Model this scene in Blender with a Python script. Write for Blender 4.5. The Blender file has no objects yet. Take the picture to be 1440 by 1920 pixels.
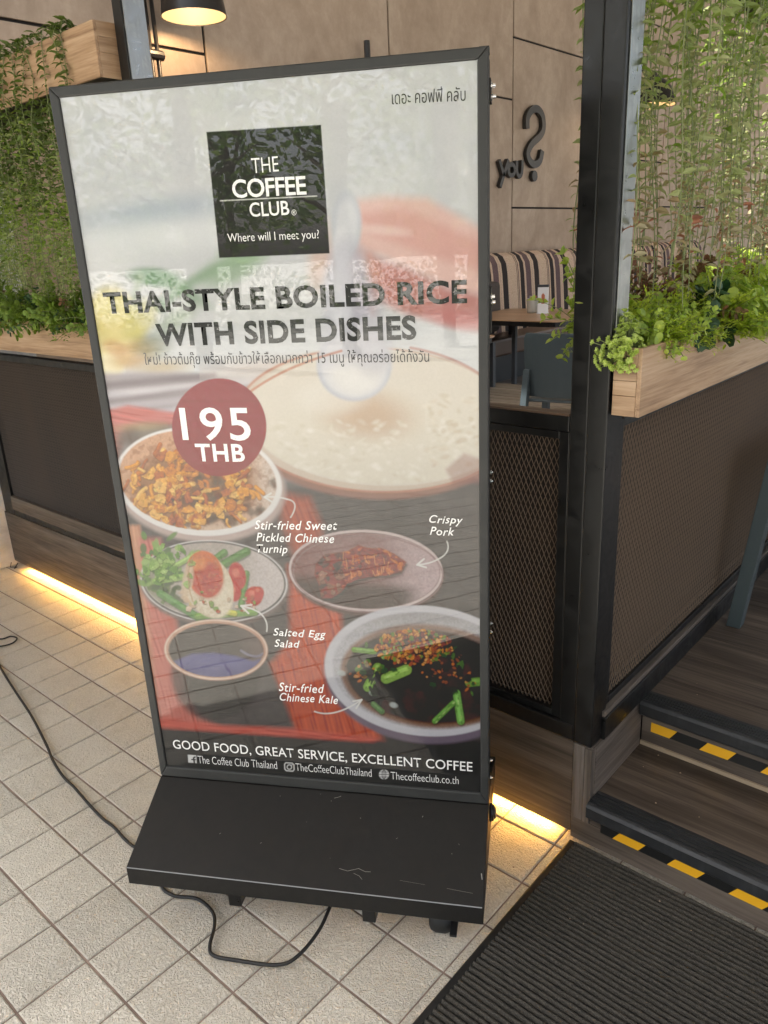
import bpy, bmesh, math, random
import numpy as np
from mathutils import Matrix, Vector
random.seed(7); rng = np.random.default_rng(5)
scene = bpy.context.scene
COL = scene.collection
PI = math.pi

# ------------------------------------------------------------------ camera
H = 1.86
_f, _cx, _cy = 1450.0, 720.0, 960.0
def _n(v): return v / np.linalg.norm(v)
_vz = _n(np.array([198, 4240.0, _f])); _va = np.array([-1729, -413.0, _f]); _va = _n(_va - _vz * (_va @ _vz))
_R = np.array([-_va, np.cross(-_vz, -_va), -_vz])
cd = bpy.data.cameras.new('camera'); cam = bpy.data.objects.new('camera', cd); COL.objects.link(cam)
cd.sensor_fit = 'HORIZONTAL'; cd.sensor_width = 36; cd.lens = _f / 1440 * 36; cd.clip_end = 600; cd.clip_start = .05
rx, up, bk = _R @ [1, 0, 0], _R @ [0, -1, 0], _R @ [0, 0, -1]
cam.matrix_world = Matrix(((rx[0], up[0], bk[0], 0), (rx[1], up[1], bk[1], 0), (rx[2], up[2], bk[2], H), (0, 0, 0, 1)))
scene.camera = cam
# ------------------------------------------------------------------ world, sun, exposure
SUN_EL, SUN_AZ = math.radians(60), math.radians(214)      # azimuth from +Y, clockwise
w = bpy.data.worlds.new('World'); scene.world = w; w.use_nodes = True
nt = w.node_tree; bg = nt.nodes['Background']; sk = nt.nodes.new('ShaderNodeTexSky')
sk.sky_type = 'NISHITA'; sk.sun_disc = False; sk.sun_elevation = SUN_EL; sk.sun_rotation = SUN_AZ
sk.air_density = 1.0; sk.dust_density = 4.0; sk.ozone_density = 1.0
hs = nt.nodes.new('ShaderNodeHueSaturation'); hs.inputs['Saturation'].default_value = .45
nt.links.new(sk.outputs[0], hs.inputs['Color']); nt.links.new(hs.outputs[0], bg.inputs[0])
bg.inputs[1].default_value = 0.11
sd = bpy.data.lights.new('sun', 'SUN'); sd.energy = 3.2; sd.angle = math.radians(.55); sd.color = (1, .97, .93)
sun = bpy.data.objects.new('sun', sd); COL.objects.link(sun)
_sdir = Vector((math.sin(SUN_AZ) * math.cos(SUN_EL), math.cos(SUN_AZ) * math.cos(SUN_EL), math.sin(SUN_EL)))
sun.rotation_euler = _sdir.to_track_quat('Z', 'Y').to_euler(); sun.location = (0, -3, 6)
scene.view_settings.view_transform = 'Standard'; scene.view_settings.look = 'None'
scene.view_settings.gamma = 1; scene.view_settings.use_curve_mapping = False
scene.view_settings.exposure = 1.95
scene.render.engine = 'CYCLES'
scene.cycles.use_denoising = True; scene.cycles.max_bounces = 8; scene.cycles.sample_clamp_indirect = 8

POSTER_GAIN, POSTER_LIFT = .71, .038
# ------------------------------------------------------------------ helpers
class MB:
    def __init__(s): s.v = []; s.f = []
    def quad(s, a, b, c, d):
        n = len(s.v); s.v += [a, b, c, d]; s.f.append((n, n + 1, n + 2, n + 3)); return s
    def poly(s, pts):
        n = len(s.v); s.v += [tuple(p) for p in pts]; s.f.append(tuple(range(n, n + len(pts)))); return s
    def box(s, x0, x1, y0, y1, z0, z1, M=None):
        n = len(s.v)
        p = [(x, y, z) for z in (z0, z1) for (x, y) in ((x0, y0), (x1, y0), (x1, y1), (x0, y1))]
        if M is not None: p = [tuple(M @ Vector(q)) for q in p]
        s.v += p
        s.f += [(n + a, n + b, n + c, n + d) for a, b, c, d in ((3, 2, 1, 0), (4, 5, 6, 7), (0, 1, 5, 4), (1, 2, 6, 5), (2, 3, 7, 6), (3, 0, 4, 7))]
        return s
    def tube(s, pts, r, k=8, cap=True):
        pts = [Vector(p) for p in pts]; m = len(pts); n0 = len(s.v); rr = r if hasattr(r, '__len__') else [r] * m
        prev = None
        for i, p in enumerate(pts):
            t = (pts[min(i + 1, m - 1)] - pts[max(i - 1, 0)]).normalized()
            if prev is None:
                a = t.cross(Vector((0, 0, 1)))
                if a.length < .1: a = t.cross(Vector((1, 0, 0)))
            else: a = prev - t * prev.dot(t)
            a.normalize(); b = t.cross(a); prev = a
            for j in range(k):
                an = 2 * PI * j / k; s.v.append(tuple(p + (a * math.cos(an) + b * math.sin(an)) * rr[i]))
        for i in range(m - 1):
            for j in range(k):
                q = (j + 1) % k; s.f.append((n0 + i * k + j, n0 + i * k + q, n0 + (i + 1) * k + q, n0 + (i + 1) * k + j))
        if cap:
            s.f.append(tuple(n0 + j for j in reversed(range(k)))); s.f.append(tuple(n0 + (m - 1) * k + j for j in range(k)))
        return s
    def lathe(s, prof, c, k=24, close=False):
        n0 = len(s.v)
        for (r, z) in prof:
            for j in range(k):
                an = 2 * PI * j / k; s.v.append((c[0] + r * math.cos(an), c[1] + r * math.sin(an), c[2] + z))
        for i in range(len(prof) - 1):
            for j in range(k):
                q = (j + 1) % k; s.f.append((n0 + i * k + j, n0 + i * k + q, n0 + (i + 1) * k + q, n0 + (i + 1) * k + j))
        return s
    def prism(s, poly, a, b, ax):     # 2-D outline extruded along axis ax from a to b
        def P(u, v, t): return {0: (t, u, v), 1: (u, t, v), 2: (u, v, t)}[ax]
        n = len(s.v); m = len(poly)
        s.v += [P(u, v, a) for u, v in poly] + [P(u, v, b) for u, v in poly]
        s.f += [(n + i, n + (i + 1) % m, n + m + (i + 1) % m, n + m + i) for i in range(m)]
        s.f += [tuple(n + i for i in reversed(range(m))), tuple(n + m + i for i in range(m))]
        return s
    def mesh(s, name, mat, smooth=False):
        me = bpy.data.meshes.new(name); me.from_pydata(s.v, [], s.f); me.update()
        if mat: me.materials.append(mat)
        if smooth: me.shade_smooth()
        return me
def fixn(me):
    bm = bmesh.new(); bm.from_mesh(me); bmesh.ops.recalc_face_normals(bm, faces=bm.faces); bm.to_mesh(me); bm.free()
def link(name, me, parent=None, bevel=0):
    o = bpy.data.objects.new(name, me); COL.objects.link(o)
    if parent is not None:
        o.parent = parent; pm = parent
        inv = Matrix.Identity(4)
        chain = []
        while pm is not None: chain.append(pm); pm = pm.parent
        Mw = Matrix.Identity(4)
        for c in reversed(chain): Mw = Mw @ c.matrix_parent_inverse @ c.matrix_basis
        o.matrix_parent_inverse = Mw.inverted()
    if bevel:
        md = o.modifiers.new('bevel', 'BEVEL'); md.width = bevel; md.segments = 2; md.limit_method = 'ANGLE'; md.angle_limit = math.radians(40)
    return o
def part(name, mb, mat, parent=None, smooth=False, bevel=0, label=None, kind=None):
    me = mb.mesh(name, mat, smooth); fixn(me)
    o = link(name, me, parent, bevel)
    if label: o['label'] = label
    if kind: o['kind'] = kind
    return o
def tag(o, label=None, cat=None, group=None, kind=None):
    if label: o['label'] = label
    if cat: o['category'] = cat
    if group: o['group'] = group
    if kind: o['kind'] = kind
    return o
def thing(name, label, cat, loc=(0, 0, 0), rot=0, group=None):
    o = bpy.data.objects.new(name, None); COL.objects.link(o); o.location = loc; o.rotation_euler = (0, 0, rot)
    o.empty_display_size = .1
    return tag(o, label, cat, group)

# ------------------------------------------------------------------ materials
def mat(name, col, rough=.5, metal=0, spec=.5, coat=0, coatr=.05, emis=None, es=0):
    m = bpy.data.materials.new(name); m.use_nodes = True; b = m.node_tree.nodes['Principled BSDF']
    b.inputs['Base Color'].default_value = (*col, 1); b.inputs['Roughness'].default_value = rough
    b.inputs['Metallic'].default_value = metal; b.inputs['Specular IOR Level'].default_value = spec
    b.inputs['Coat Weight'].default_value = coat; b.inputs['Coat Roughness'].default_value = coatr
    if emis: b.inputs['Emission Color'].default_value = (*emis, 1); b.inputs['Emission Strength'].default_value = es
    return m
class N:
    def __init__(s, m): s.m = m; s.t = m.node_tree; s.b = s.t.nodes['Principled BSDF']
    def new(s, ty, **k):
        n = s.t.nodes.new('ShaderNode' + ty)
        for a, v in k.items():
            if a in n.inputs.keys(): n.inputs[a].default_value = v
            else: setattr(n, a, v)
        return n
    def ln(s, a, b): s.t.links.new(a, b)
    def pos(s): return s.new('NewGeometry').outputs['Position']
    def map(s, vec, scale=(1, 1, 1), loc=(0, 0, 0), rot=(0, 0, 0)):
        n = s.new('Mapping'); s.ln(vec, n.inputs[0]); n.inputs[1].default_value = loc; n.inputs[2].default_value = rot; n.inputs[3].default_value = scale; return n.outputs[0]
    def noise(s, vec, scale, detail=3, dist=0, rough=.5):
        n = s.new('TexNoise'); n.inputs['Scale'].default_value = scale; n.inputs['Detail'].default_value = detail
        n.inputs['Distortion'].default_value = dist; n.inputs['Roughness'].default_value = rough; s.ln(vec, n.inputs['Vector']); return n.outputs['Fac']
    def ramp(s, fac, stops, interp='LINEAR'):
        n = s.new('ValToRGB'); cr = n.color_ramp; cr.interpolation = interp
        while len(cr.elements) < len(stops): cr.elements.new(.5)
        for e, (p, c) in zip(cr.elements, stops): e.position = p; e.color = (*c, 1) if len(c) == 3 else c
        s.ln(fac, n.inputs[0]); return n.outputs[0]
    def mix(s, fac, a, b, mode='MIX'):
        n = s.new('Mix', data_type='RGBA', blend_type=mode)
        for i, x in ((0, fac), (6, a), (7, b)):
            if hasattr(x, 'is_output') or hasattr(x, 'links'): s.ln(x, n.inputs[i])
            else: n.inputs[i].default_value = x if i == 0 else ((*x, 1) if len(x) == 3 else x)
        return n.outputs[2]
    def math(s, op, a, b=0, c=0):
        n = s.new('Math', operation=op)
        for i, x in enumerate((a, b, c)):
            if hasattr(x, 'links'): s.ln(x, n.inputs[i])
            else: n.inputs[i].default_value = x
        return n.outputs[0]
    def bump(s, h, strength=.3, dist=.002):
        n = s.new('Bump'); n.inputs['Strength'].default_value = strength; n.inputs['Distance'].default_value = dist
        s.ln(h, n.inputs['Height']); s.ln(n.outputs[0], s.b.inputs['Normal'])
    def col(s, c): s.ln(c, s.b.inputs['Base Color'])
    def rough(s, c): s.ln(c, s.b.inputs['Roughness'])

def m_wood(name, dark, mid, light, axis=0, rough=.5, scale=1.0, knot=True, vary=.12):
    m = mat(name, mid, rough); n = N(m)
    oi = n.new('ObjectInfo'); p = n.pos()
    add = n.new('VectorMath', operation='ADD'); n.ln(p, add.inputs[0])
    cmb = n.new('CombineXYZ'); n.ln(n.math('MULTIPLY', oi.outputs['Random'], 13.0), cmb.inputs[2]); n.ln(n.math('MULTIPLY', oi.outputs['Random'], 7.0), cmb.inputs[0]); n.ln(n.math('MULTIPLY', oi.outputs['Random'], 5.0), cmb.inputs[1])
    n.ln(cmb.outputs[0], add.inputs[1]); v = add.outputs[0]
    sc = [16 * scale] * 3; sc[axis] = .9 * scale
    f1 = n.noise(n.map(v, tuple(sc)), 1.3, 6, .35, .62)
    sf = [140 * scale] * 3; sf[axis] = 5 * scale
    f2 = n.noise(n.map(v, tuple(sf)), 1.0, 4, .3, .65)
    f = n.math('ADD', n.math('MULTIPLY', f1, .72), n.math('MULTIPLY', f2, .30))
    c = n.ramp(f, [(.36, dark), (.5, mid), (.64, light)])
    hv = n.new('HueSaturation'); n.ln(c, hv.inputs['Color'])
    n.ln(n.math('ADD', n.math('MULTIPLY', n.math('SUBTRACT', oi.outputs['Random'], .5), vary * 2), 1.0), hv.inputs['Value'])
    n.col(hv.outputs[0]); n.bump(f2, .25, .0008)
    n.rough(n.ramp(f2, [(.3, (rough + .12,) * 3), (.7, (rough - .08,) * 3)]))
    return m
def m_black(name, col=(.012, .012, .013), rough=.35, wear=.5):
    m = mat(name, col, rough); n = N(m); p = n.pos()
    a = n.noise(p, 14, 6, .6, .7); b = n.noise(n.map(p, (60, 60, 3)), 1, 4, 0, .6)
    lighter = tuple(min(1, c * 3.2 + .012) for c in col)
    n.col(n.mix(n.ramp(n.math('MULTIPLY', a, n.math('ADD', b, .5)), [(.5, (0, 0, 0)), (.85, (wear,) * 3)]), col, lighter))
    n.rough(n.ramp(a, [(.3, (rough - .08,) * 3), (.7, (rough + .2,) * 3)])); n.bump(a, .08, .001)
    return m
M = {}
M['frame'] = m_black('black_steel', (.005, .005, .0052), .33, .25)
M['frame_side'] = m_black('side_sheen_steel', (.30, .31, .31), .30, .3); M['frame_side'].node_tree.nodes['Principled BSDF'].inputs['Metallic'].default_value = .9  # pale metal stands in for the sky reflected on the black side faces
M['signblk'] = m_black('sign_black', (.0135, .0125, .0115), .5, .06); M['signblk'].node_tree.nodes['Principled BSDF'].inputs['Specular IOR Level'].default_value = .3
M['signfrm'] = m_black('sign_frame', (.026, .027, .027), .45, .1)
M['chrome'] = mat('chrome', (.75, .75, .76), .12, 1)
M['rubber'] = mat('rubber', (.012, .012, .012), .6)
M['plastic'] = mat('black_plastic', (.015, .015, .016), .4)
M['chip'] = mat('chipped_paint', (.34, .32, .29), .6)
M['white'] = mat('white_print', (.83, .83, .83), .45)
M['deck'] = m_wood('dark_deck', (.038, .027, .020), (.080, .060, .046), (.15, .115, .09), 0, .42, .8)
M['fascia'] = m_wood('fascia_wood', (.038, .028, .021), (.085, .065, .051), (.145, .115, .093), 0, .5, .9)
M['fasciaY'] = m_wood('pier_wood', (.045, .036, .030), (.10, .082, .070), (.18, .15, .13), 1, .5, .9)
M['fasciaZ'] = m_wood('trim_wood', (.05, .04, .033), (.12, .10, .085), (.20, .17, .15), 2, .5, 1.2)
M['oakX'] = m_wood('oak_along_x', (.24, .14, .08), (.42, .27, .16), (.54, .375, .245), 0, .45, 1.2, vary=.05)
M['oakY'] = m_wood('oak_along_y', (.24, .14, .08), (.42, .27, .16), (.54, .375, .245), 1, .45, 1.2, vary=.05)
M['table'] = m_wood('table_wood', (.34, .20, .11), (.42, .26, .15), (.50, .32, .2), 0, .35, .8)
M['slat'] = m_wood('slat_wood', (.15, .12, .085), (.19, .155, .115), (.24, .20, .15), 0, .5, .8)
M['trimpale'] = mat('pale_trim', (.38, .29, .20), .6)
M['nosing'] = m_black('nosing', (.018, .019, .021), .45, .4)
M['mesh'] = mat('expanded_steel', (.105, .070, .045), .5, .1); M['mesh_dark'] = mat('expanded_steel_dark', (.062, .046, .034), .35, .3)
M['soil'] = mat('soil', (.02, .015, .01), .9)
M['bluegrey'] = m_black('bluegrey_metal', (.055, .074, .082), .5, .03)
M['legdark'] = m_black('leg_paint', (.045, .05, .055), .45, .1)
M['leather'] = mat('brown_leather', (.10, .055, .032), .4)
M['baseblk'] = mat('base_dark', (.010, .013, .016), .35)
M['cushion'] = mat('cushion', (.07, .055, .045), .8)
M['lampblk'] = mat('lamp_black', (.02, .016, .013), .35)
M['lampin'] = mat('lamp_inside', (.05, .035, .02), .6, emis=(1, .62, .25), es=.24)
M['led'] = mat('led_strip', (1, .8, .5), .5, emis=(1, .50, .10), es=32)
M['letters'] = mat('wall_letters', (.028, .024, .02), .5)
M['yellow'] = mat('yellow_tape', (.86, .44, .02), .45)
M['blacktape'] = mat('black_tape', (.014, .014, .014), .4)
M['grey_pot'] = mat('jar', (.45, .42, .36), .4)
M['bronze'] = mat('bark', (.12, .09, .06), .9)

# backing boards behind the expanded metal
m = mat('backing', (.045, .028, .018), .7); n = N(m); n.col(n.ramp(n.noise(n.map(n.pos(), (1, 1, .5)), 1.7, 3, .6), [(.35, (.012, .007, .004)), (.65, (.045, .024, .011))])); M['backing'] = m
# floor tile
m = mat('floor_tile', (.5, .42, .3), .42); n = N(m); p = n.pos(); oi = n.new('ObjectInfo')
fine = n.noise(p, 170, 3, .8, .6); med = n.noise(p, 105, 2, 1.4, .5); big = n.noise(p, 2.2, 3, .3, .5); dirt = n.noise(p, 9, 6, .5, .75)
c = n.ramp(fine, [(.32, (.54, .50, .42)), (.62, (.70, .66, .575))])
c = n.mix(n.ramp(dirt, [(.50, (0, 0, 0)), (.75, (.6, .6, .6))]), c, (.46, .41, .33))
hv = n.new('HueSaturation'); n.ln(c, hv.inputs['Color'])
n.ln(n.math('ADD', n.math('MULTIPLY', n.math('SUBTRACT', oi.outputs['Random'], .5), .16), n.math('ADD', n.math('MULTIPLY', n.math('SUBTRACT', big, .5), .3), 1.0)), hv.inputs['Value'])
n.col(hv.outputs[0])
hgt = n.math('ADD', n.ramp(med, [(.38, (0, 0, 0)), (.6, (1, 1, 1))]), n.math('MULTIPLY', fine, .5))
n.bump(hgt, 1.0, .0032); n.rough(n.ramp(fine, [(.3, (.5,) * 3), (.7, (.36,) * 3)])); M['tile'] = m
m = mat('grout', (.22, .15, .12), .85); n = N(m); n.col(n.ramp(n.noise(n.pos(), 6, 5, .3, .7), [(.3, (.14, .105, .085)), (.7, (.36, .27, .22))])); M['grout'] = m
# wall
m = mat('plaster_panel', (.4, .3, .22), .75); n = N(m); p = n.pos()
a = n.noise(n.map(p, (1, 1, .6)), 1.6, 6, .8, .65); b = n.noise(p, 7, 6, .2, .75)
n.col(n.ramp(n.math('ADD', n.math('MULTIPLY', a, .6), n.math('MULTIPLY', b, .4)), [(.33, (.35, .255, .18)), (.5, (.44, .33, .24)), (.66, (.54, .42, .32))])); n.bump(a, .15, .004); M['wall'] = m
M['joint'] = mat('wall_joint', (.012, .009, .007), .8)
m = mat('white_wall', (.7, .68, .64), .7); n = N(m); n.col(n.ramp(n.noise(n.pos(), 5, 5, .4, .7), [(.3, (.50, .48, .45)), (.6, (.74, .72, .69))])); n.bump(n.noise(n.pos(), 30, 4), .2, .003); M['whitewall'] = m
# ground beyond
m = mat('paving', (.5, .48, .43), .8); n = N(m); n.col(n.ramp(n.noise(n.pos(), .6, 6), [(.35, (.38, .36, .32)), (.65, (.58, .56, .51))])); M['paving'] = m
# mat
m = mat('carpet', (.05, .048, .042), .95, spec=.15); n = N(m); p = n.pos()
a = n.noise(p, 420, 3, 0, .7); b = n.noise(p, 4, 4, .4, .6); c = n.noise(n.map(p, (200, 40, 40)), 1.0, 2)
n.col(n.mix(n.math('MULTIPLY', b, .5), n.ramp(a, [(.35, (.022, .020, .017)), (.62, (.125, .115, .098))]), n.ramp(c, [(.4, (.04, .037, .032)), (.7, (.105, .097, .083))]))); n.bump(n.math('ADD', a, c), .9, .004); M['carpet'] = m
# stripes
m = mat('striped_fabric', (.6, .45, .3), .85); n = N(m); sx = n.new('SeparateXYZ'); n.ln(n.pos(), sx.inputs[0])
fr = n.math('FRACT', n.math('DIVIDE', n.math('SUBTRACT', sx.outputs[1], 8.06), .72))
CR, BK, MV, TH = (.60, .43, .30), (.022, .013, .011), (.135, .080, .078), (.07, .03, .025)
c = n.ramp(fr, [(0, BK), (.15, (.5, .37, .27)), (.17, CR), (.44, TH), (.455, CR), (.48, TH), (.50, CR), (.545, BK), (.67, CR), (.73, MV), (.89, CR), (.93, (.45, .32, .23)), (.945, CR)], 'CONSTANT')
fb = n.noise(p if False else n.pos(), 90, 3); n.col(n.mix(.25, c, n.ramp(fb, [(.3, (0, 0, 0)), (.7, (1, 1, 1))]), 'OVERLAY')); M['stripe'] = m

def m_leaf(name, cols, rough=.45, trans=.35, rot=0):
    m = mat(name, cols[0], rough); n = N(m); g = n.new('NewGeometry'); k = len(cols)
    c = n.ramp(g.outputs['Random Per Island'], [(i / max(1, k - 1), cc) for i, cc in enumerate(cols)])
    n.col(c)
    tr = n.new('BsdfTranslucent'); n.ln(c, tr.inputs[0]); mx = n.new('MixShader'); mx.inputs[0].default_value = trans
    n.ln(n.b.outputs[0], mx.inputs[1]); n.ln(tr.outputs[0], mx.inputs[2]); n.ln(mx.outputs[0], n.t.nodes['Material Output'].inputs[0]); return m
M['vine_top'] = m_leaf('vine_green', [(.19, .31, .04), (.27, .40, .06), (.36, .46, .11), (.22, .33, .09), (.44, .52, .20)], trans=.55)
M['vine_mid'] = m_leaf('vine_pale', [(.30, .38, .11), (.40, .47, .19), (.50, .53, .27), (.34, .39, .16), (.46, .46, .22)], trans=.5)
M['vine_low'] = m_leaf('vine_dry', [(.38, .35, .19), (.46, .40, .25), (.34, .35, .16), (.40, .16, .10), (.42, .36, .20)])
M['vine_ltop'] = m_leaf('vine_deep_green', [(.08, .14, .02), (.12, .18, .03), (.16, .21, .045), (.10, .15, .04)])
M['fern'] = m_leaf('fern_leaf', [(.44, .58, .04), (.54, .66, .06), (.62, .72, .11), (.36, .50, .04)])
M['euca'] = m_leaf('round_leaf', [(.38, .54, .05), (.48, .62, .08), (.60, .72, .18), (.38, .54, .13), (.56, .66, .10)], trans=.5)
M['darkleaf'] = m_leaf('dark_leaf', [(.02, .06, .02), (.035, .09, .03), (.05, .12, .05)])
M['succ'] = m_leaf('thick_leaf', [(.34, .46, .06), (.46, .58, .12), (.55, .66, .2)], trans=.15)
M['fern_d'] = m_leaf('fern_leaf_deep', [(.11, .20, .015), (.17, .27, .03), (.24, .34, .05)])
M['red'] = m_leaf('reddish_leaf', [(.20, .07, .04), (.26, .12, .06), (.16, .12, .05)])
M['tree'] = m_leaf('tree_leaf', [(.06, .13, .02), (.11, .20, .03), (.22, .30, .06), (.07, .14, .02)], trans=.6)
M['stem'] = mat('stem', (.20, .24, .10), .6)

# ------------------------------------------------------------------ ground and floor
Y0, X1 = 1.897, -.885                     # front plane of the raised deck, plane of the side wall
gr = part('ground', MB().box(-150, 150, -150, 150, -.30, -.02), M['paving'], kind='structure')
T = .2; TX0, TY0 = -1.376, .842
fl = part('tiled_floor', MB().box(-8.4, 10.6, -10.4, 2.6, -.019, -.0045), M['grout'], kind='structure')
def tile_mesh(w, h):
    b = .003; m_ = MB(); x, y = w / 2, h / 2; s = .0028
    lo = [(-x, -y), (x, -y), (x, y), (-x, y)]; hi = [(-x + b, -y + b), (x - b, -y + b), (x - b, y - b), (-x + b, y - b)]
    m_.v = [(a, c, -.010) for a, c in lo] + [(a, c, -s * .9) for a, c in lo] + [(a, c, 0) for a, c in hi]
    m_.f = [(i, (i + 1) % 4, 4 + (i + 1) % 4, 4 + i) for i in range(4)] + [(4 + i, 4 + (i + 1) % 4, 8 + (i + 1) % 4, 8 + i) for i in range(4)] + [(8, 9, 10, 11)]
    return m_
TW, TH_ = T - .0052, T - .0072
tm = tile_mesh(TW, TH_).mesh('tile', M['tile'])
rest = MB()
def inframe(x, y, z=0, mrg=.0):
    d = _R.T @ (np.array([x, y, z]) - np.array([0, 0, H]))
    if d[2] <= .05: return None
    px, py = _cx + _f * d[0] / d[2], _cy + _f * d[1] / d[2]
    return px, py
for i in range(-35, 60):
    for j in range(-57, 9):
        x, y = TX0 + (i + .5) * T, TY0 + (j + .5) * T
        if x < -8.3 or x > 10.5 or y < -10.3 or y > 2.5: continue
        q = inframe(x, y); near = q and -90 < q[0] < 1180 and 1000 < q[1] < 2040 and y < 1.75 and x > -5.1 and x < -.75
        if near:
            o = link('tile', tm, fl); o.location = (x, y, 0 + random.uniform(-.0004, .0004)); o.rotation_euler = (random.uniform(-.002, .002), random.uniform(-.002, .002), 0)
        else:
            n0 = len(rest.v); t_ = tile_mesh(TW, TH_)
            rest.v += [(a + x, b + y, c) for a, b, c in t_.v]; rest.f += [tuple(n0 + k for k in f) for f in t_.f]
part('tile_field', rest, M['tile'], fl, kind='stuff')

# ------------------------------------------------------------------ raised deck, fascia, steps
dk = part('deck', MB().box(-6.6, X1 - .021, Y0 + .03, 16, .05, .367).box(X1 - .021, 8, 2.287, 16, .05, .367), M['joint'], kind='structure')
pw = .19
yy = Y0 + .34; k = 0
while yy < 9.5:
    if k < 9: segs = [(-6.5, -2.4), (-2.397, -.2), (-.197, 3)] if k % 2 else [(-6.5, -1.5), (-1.497, .5), (.503, 3)]
    else: segs = [(-6.5, -3.1), (-3.097, 3)] if k % 2 else [(-6.5, -4.0), (-3.997, 3)]
    for a, b in segs:
        part('floor_plank', MB().box(a, b, yy, yy + pw - .002, .368, .375), M['deck'], dk)
    yy += pw; k += 1
part('floor_plank', MB().box(-6.5, X1 - .02, Y0 + .035, Y0 + .338, .368, .375), M['deck'], dk)
# fascia boards
FB = .031
fa = thing('deck_fascia', 'weathered grey-brown wood fascia board along the front of the raised deck, glowing underneath', 'fascia board', (-2.9, Y0, FB))
part('board', MB().box(-4.965, -2.3, Y0, Y0 + .022, FB, .372), M['fascia'], fa, bevel=.002)
part('board', MB().box(-2.298, X1 - .066, Y0, Y0 + .022, FB, .372), M['fascia'], fa, bevel=.002)
part('corner_trim', MB().box(X1 - .064, X1 - .026, Y0 - .003, Y0 + .022, .095, .372), M['fasciaZ'], fa, bevel=.0015)
part('corner_trim', MB().box(X1 - .024, X1 - .001, Y0 - .005, Y0 + .022, .095, .370), M['fasciaZ'], fa, bevel=.0015)
part('kick_board', MB().box(X1 - .064, 2.5, Y0 - .001, Y0 + .02, .013, .094), M['fascia'], fa, bevel=.0015)
part('riser_board', MB().box(X1 + .001, 2.5, Y0 + .001, Y0 + .02, .095, .15), M['fascia'], fa)
# side of the pier beside the steps
ps = thing('pier_side_board', 'short grey wood board closing the side of the deck next to the steps', 'board', (X1, 2.06, .19))
part('board', MB().box(X1 - .02, X1, Y0 + .024, 2.262, .185, .366), M['fasciaY'], ps, bevel=.0015)
part('cap_strip', MB().box(X1 - .045, X1 + .0015, Y0 + .003, 2.235, .3665, .3755), M['fasciaY'], ps)
# LED strip below the fascia
led = thing('light_strip', 'warm yellow light strip hidden under the front edge of the wooden deck', 'light strip', (-2.9, Y0 + .02, .02))
part('strip', MB().box(-4.80, X1 - .13, Y0 + .006, Y0 + .018, .0265, .0295), M['led'], led)
part('channel', MB().box(-4.95, X1 - .06, Y0 + .024, Y0 + .029, .0, .045), M['chrome'], led)
# steps
st = thing('entrance_steps', 'two dark wood steps with black grooved nosings and yellow and black hazard tape', 'steps', (-.2, 2.1, 0))
part('tread', MB().box(X1 + .001, 2.5, 1.935, 2.268, .172, .187), M['deck'], st)
part('riser', MB().box(X1 + .001, 2.5, 2.270, 2.285, .20, .345), M['fascia'], st)
part('base_trim', MB().box(X1 + .001, 2.5, 2.262, 2.2695, .188, .202), M['trimpale'], st)
def nosing(yf, zt, x0=X1 + .004):
    prof = [(yf, zt - .052), (yf - .004, zt - .046), (yf - .005, zt - .010), (yf + .002, zt - .001), (yf + .008, zt + .002)]
    y = yf + .016
    for g in range(4): prof += [(y, zt + .002), (y + .001, zt - .002), (y + .0035, zt - .002), (y + .0045, zt + .002)]; y += .0145
    prof += [(y + .006, zt + .0005), (y + .006, zt - .014), (yf + .012, zt - .014), (yf + .012, zt - .052)]
    mb = MB(); mb.prism(prof, x0, 2.5, 0)
    return mb
part('nosing', nosing(1.868, .19, X1 + .002), M['nosing'], st)
part('nosing', nosing(2.232, .376), M['nosing'], st)
def tape(y, z0, z1, cuts, x_end, first, nm):
    cuts = cuts + [x_end]
    for i in range(len(cuts) - 1):
        a, b = cuts[i], cuts[i + 1]; sl = .024
        col = M['yellow'] if (i % 2 == 0) == first else M['blacktape']
        mb = MB(); sa = sl if i > 0 else .0
        mb.prism([(a, z0), (b, z0), (b + sl, z1), (a + sa, z1)], y - .0012, y, 1)
        o = part('hazard_tape', mb, col, st, label=('yellow' if col is M['yellow'] else 'black') + ' stretch of hazard tape')
tape(2.2695, .247, .283, [-.852, -.787, -.687, -.597, -.497, -.407, -.307, -.217], -.117, True, 'u')
tape(Y0 - .0015, .082, .116, [-.846, -.805, -.722, -.632, -.545, -.455, -.365, -.275], -.185, False, 'l')
# crumbs on mat, tiles and steps
cr = MB()
for _ in range(30):
    reg = random.choice([(-.8, -.1, .9, 1.85, .0155), (-.85, -.35, 1.95, 2.25, .188), (-.8, -.2, 2.35, 2.9, .3755), (-3.5, -1, .4, 1.7, .001), (-.8, -.1, .9, 1.85, .0155)])
    x, y, z = random.uniform(reg[0], reg[1]), random.uniform(reg[2], reg[3]), reg[4]; s = random.uniform(.0007, .0021)
    cr.box(x - s, x + s, y - s * .7, y + s * .7, z, z + s, Matrix.Identity(4))
tag(part('crumbs', cr, M['trimpale'], kind='stuff'), 'tiny pale crumbs and specks scattered over the mat, steps and tiles', 'crumbs')

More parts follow.
